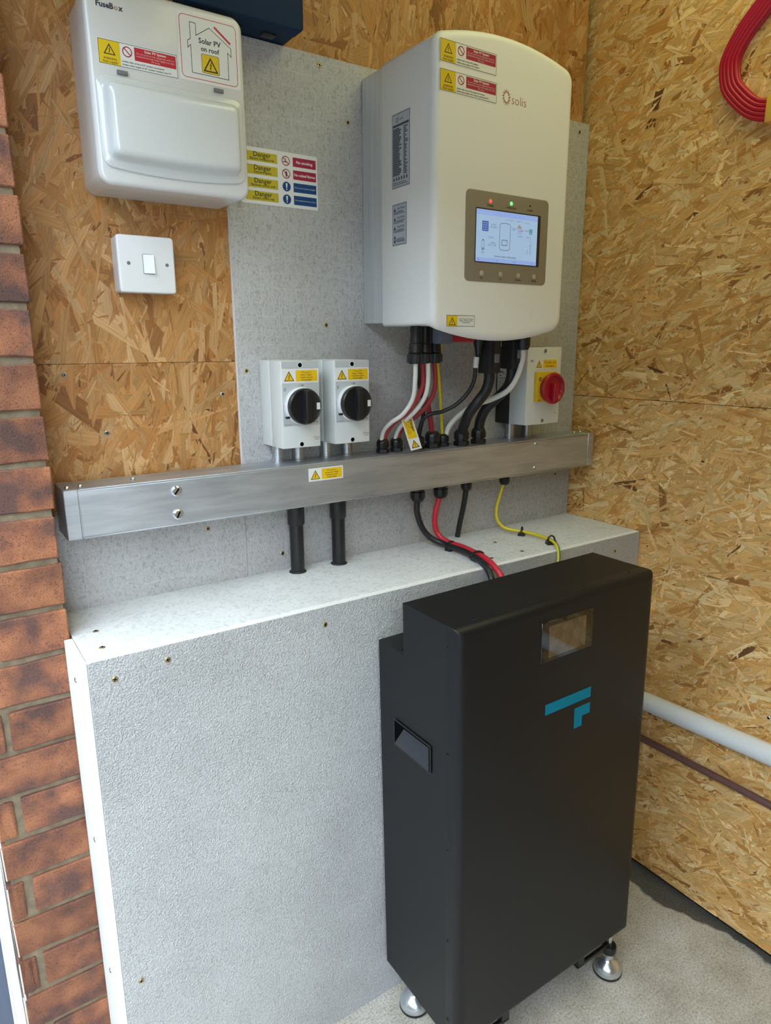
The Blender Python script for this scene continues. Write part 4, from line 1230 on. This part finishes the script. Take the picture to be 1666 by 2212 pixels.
GL = 'cables below the trunking'
cable('battery_cable', 'black cable curving over the ledge beside the red one', [(0.8815, -.042, 1.036), (0.8810, -.042, 1.020), (0.8800, -.042, 0.993), (0.8910, -.045, .957), (0.908, -.055, .932), (0.927, -.080, .9195), (0.930, -.140, .9180), (0.924, -.180, .9175), (0.916, -.222, .9130), (0.910, -.250, .898), (0.905, -.262, .875), (0.905, -.266, .829)], .0066, 'black_sheath', GL, n=14)
cable('battery_cable', 'bright red cable curving over the ledge towards the battery', [(0.9455, -.042, 1.036), (0.9410, -.042, 1.015), (0.9330, -.042, .988), (0.9300, -.042, .959), (0.935, -.050, .933), (0.943, -.075, .9205), (0.949, -.120, .9180), (0.943, -.165, .9180), (0.938, -.205, .9160), (0.932, -.240, .907), (0.931, -.262, .887), (0.931, -.270, .829)], .0062, 'red_sheath_bright', GL, n=14)
cable('armoured_cable', 'short straight black cable slanting into the back of the ledge', [(1.0205, -.042, 1.036), (1.0200, -.040, 1.012), (1.0200, -.034, .983), (1.0195, -.024, .944), (1.0190, -.016, ZB + .0015)], .0062, 'black_matt', GL)
cable('earth_cable', 'green and yellow earth wire clipped along the ledge top', [(1.1400, -.042, 1.036), (1.1360, -.041, 1.020), (1.127, -.040, .993), (1.119, -.040, .965), (1.119, -.045, .940), (1.130, -.058, .922), (1.150, -.085, .9165), (1.163, -.125, .9155), (1.153, -.185, .9165), (1.134, -.222, .9130), (1.120, -.240, .899), (1.111, -.247, .876), (1.108, -.250, .836)], .0038, 'earth_sheath', GL)
def clip(x, y, ang, w, label):
    t = thing('cable_clip', label, 'cable clip', (x, y, ZB + .0002), 'black cable tie bases on the ledge')
    M = Matrix.Rotation(ang, 4, 'Z')
    b = NB(); box(b, -.0115, .0115, -.008, .008, 0, .0045, .0008, 1); box(b, -.011, -.006, -.006, .006, .004, .0095, .001, 1); box(b, .006, .011, -.006, .006, .004, .0095, .001, 1)
    bmesh.ops.transform(b, matrix=M, verts=b.verts); obj('base', b, 'black_plastic', t, local=True)
    b = NB(); P = [(math.cos(a) * w, 0, .0085 + math.sin(a) * .0115) for a in [PI * i / 14 - .15 for i in range(16)]]
    sweep(b, P, .0020, 6); bmesh.ops.transform(b, matrix=M, verts=b.verts); obj('tie', b, 'black_plastic', t, local=True)
clip(0.935, -.092, .25, .0175, 'black clip holding red and black cables near the back of the ledge')
clip(0.9335, -.182, -.1, .0175, 'black clip holding red and black cables at the ledge front edge')
clip(1.1545, -.092, .6, .0085, 'black clip on the earth wire in the middle of the ledge')
clip(1.1530, -.186, -.4, .0085, 'black clip on the earth wire at the ledge front edge')

# ================================================================== battery cabinet
bat = thing('battery_cabinet', 'tall black floor-standing battery cabinet with teal emblem', 'battery', (0.65327, -0.47661, 0.1000), rot=(-0.0036714, -0.01822859, -0.01587871))
BW, BDp, BH, BDb, BHs = 0.4813, 0.1518, 0.8217, 0.2315, 0.7240
SE = 0.0345    # joint between front cover and body
def bobj(name, b, mt, parent=bat, **k): return obj(name, b, mt, parent, local=True, **k)
b = NB()
LP = [(SE, .0008), (BDb, .0008), (BDb, BHs), (BDp, BHs), (BDp, BH - .0008), (SE, BH - .0008)]
loft(b, [[(.0012, y, z) for y, z in LP], [(BW - .0012, y, z) for y, z in LP]])
body = bobj('body', b, 'powder_black', smooth=False)
b = NB()
rings = []
for i in range(7):
    a = PI / 2 * i / 6; R_ = .0155
    ins = R_ * (1 - math.sin(a)) if False else R_ * (1 - math.cos(a)); yy = R_ * (1 - math.sin(a))
    rings.append((ins, yy))
outl = lambda ins, y: [(x, y, z) for x, z in rrect(ins, BW - ins, ins, BH - ins, .0020 + .006 * (ins / .0155), 3)]
loft(b, [outl(0, SE - .0012), outl(0, .0155)] + [outl(i_, y_) for i_, y_ in rings[1:]])
cov = bobj('front_cover', b, 'powder_black', ang=50)
for z in (.7872, .5976, .4125, .2246, .05): screw('black', (-.0002, .0270, z), (-1, 0, 0), cov, local=True)
for x in (.0519, .1787, .3077, .4337): screw('black', (x, .0265, BH + .0002), (0, 0, 1), cov, local=True)
for x in (.012, .24, .46): screw('black', (x, BDp + .02, BHs + .0002), (0, 0, 1), body, local=True)
# side handle; a flush black plate paints in the shade of its recess
b = NB()
HY0, HY1, HZ0, HZ1 = .0745, .1815, .5365, .5850
loft(b, [[(-.0012, y, z) for y, z in rrect(HY0 - .003, HY1 + .003, HZ0 - .003, HZ1 + .003, .003, 3)], [(-.0014, y, z) for y, z in rrect(HY0, HY1, HZ0, HZ1, .002, 3)], [(.0004, y, z) for y, z in rrect(HY0, HY1, HZ0, HZ1, .002, 3)]], cap0=False, cap1=False)
hd = bobj('handle', b, 'black_plastic')
b = NB(); box(b, -.0014, -.0006, HY0, HY1, HZ0, HZ1); bobj('handle_recess_shade', b, 'dark_hole', hd, smooth=False)
b = NB()
gp = [(HY0 + .002, HZ1 - .002), (.1500, HZ1 - .003), (.1800, HZ0 + .003), (.1780, HZ0 + .0015), (HY0 + .002, HZ0 + .001)]
loft(b, [[(-.0009, y, z) for y, z in gp], [(-.0022, y, z) for y, z in gp], [(-.0030, y + (.128 - y) * .06, z + (.561 - z) * .12) for y, z in gp]])
bobj('grip', b, 'grip_black', hd)
# little window with display behind glass
b = NB(); box(b, .1790, .3065, -.0010, .002, .7165, .7905, .0006, 1); scr = bobj('display', b, 'glass_black')
b = NB(); box(b, .1965, .2880, -.0014, 0, .7235, .7812, .0002, 1); bobj('screen', b, 'amber_reflection', scr)
# teal emblem
d = Decal(); d.rect(0, 0, 117, 20.5, 'teal_print')
d.poly([(75.5, -52), (96.5, -52), (96.5, -32), (117, -32), (117, -11), (75.5, -11)], 'teal_print')
d.build('emblem', bat, (.1942, -.0001, .6140), XP, ZP, local=True, label='teal angular emblem')
# levelling feet
Rb = Euler((-0.0036714, -0.01822859, -0.01587871)).to_matrix()
for x, y in ((.4447, .0200), (.0404, .1875), (.0404, .0200), (.4447, .1875)):
    fx = (Rb @ Vector((x, y, 0))) + Vector(bat.location)
    zf = -fx.z          # floor below this corner, in world height
    dn = Rb.transposed() @ Vector((0, 0, -1))
    P0 = Vector((x, y, 0.001)); Lf = fx.z
    b = NB(); lathe(b, P0 + dn * Lf, -dn, [(.0305, .0010), (.0312, .0030), (.0305, .0060)], 28, mi=0)
    ft = bobj('levelling_foot', b, ['black_rubber'])
    b = NB(); lathe(b, P0 + dn * Lf, -dn, [(.0300, .0055), (.0302, .010), (.0275, .0190), (.0215, .0265), (.0130, .0310), (.0082, .036), (.0075, .044)], 28)
    bobj('pad', b, 'zinc', ft)
    b = NB(); lathe(b, P0 + dn * Lf, -dn, [(.0115, .041), (.0115, .051)], 6); lathe(b, P0 + dn * Lf, -dn, [(.0056, .050), (.0056, Lf)], 14)
    bobj('stud', b, 'zinc', ft)
    b = NB(); lathe(b, P0 + dn * Lf, -dn, [(.0145, .052), (.0155, .054), (.0155, .068), (.0145, .070)], 22)
    sgn = 1 if x < .2 else -1
    box(b, x + (.0 if sgn > 0 else -.105), x + (.105 if sgn > 0 else .0), y - .004, y + .004, -.038, -.030, .001, 1)
    box(b, x + sgn * .095 - .010, x + sgn * .095 + .010, y - .004, y + .030, -.038, .002, .001, 1)
    bobj('bracket', b, 'black_plastic', ft)

# ================================================================== things on the right-hand wall
coil = thing('cable_coil', 'red cable wound into a coil hanging on the right wall', 'cable coil', (XR, -0.46, 1.757))
OUT = [(-.328, 1.877), (-.336, 1.835), (-.357, 1.805), (-.388, 1.776), (-.4177, 1.7615), (-.46, 1.757), (-.53, 1.775), (-.58, 1.83), (-.60, 1.90), (-.585, 1.97), (-.53, 2.02), (-.47, 2.022), (-.42, 1.998), (-.378, 1.962), (-.356, 1.938), (-.337, 1.908)]
cy, cz = -.464, 1.888
for lay, xx in enumerate((1.4040, 1.4135)):
    for k in range(5):
        P = []
        for y, z in OUT:
            dy, dz = y - cy, z - cz; L = math.hypot(dy, dz); s = (L - .0045 - k * .0072) / L
            P.append((xx + (.0012 * math.sin(9 * y + k)), cy + dy * s, cz + dz * s))
        b = NB(); sweep(b, catmull(P, 5, True), .0044, 9, closed=True)
        obj('loop', b, 'coil_red', coil, ang=80)
b = NB(); P = []
box(b, 1.3965, 1.4195, -.452, -.434, 1.753, 1.800, .003, 2)
obj('tie_strap', b, 'tie_orange', coil, label='orange strap round the coil')
b = NB(); cyl(b, (1.4205, -.50, 1.9830), (1.390, -.50, 1.9830), .004, 12); box(b, 1.386, 1.391, -.506, -.494, 1.977, 1.995, .001, 1)
obj('hook', b, 'zinc', coil)

b = NB(); P = [(1.3960, -.236, .4865), (1.3960, -1.2, .5300), (1.3960, -2.74, .5990)]
sweep(b, P, .0225, 24)
o = obj('waste_pipe', b, 'pipe_white'); tag(o, 'white plastic waste pipe running along the right wall', 'pipe')
b = NB(); sweep(b, [(1.4115, -.236, .3760), (1.4115, -.62, .3790), (1.4115, -2.74, .383)], .0085, 16)
o = obj('copper_pipe', b, 'pipe_brown'); tag(o, 'thin brown pipe below the white waste pipe', 'pipe')
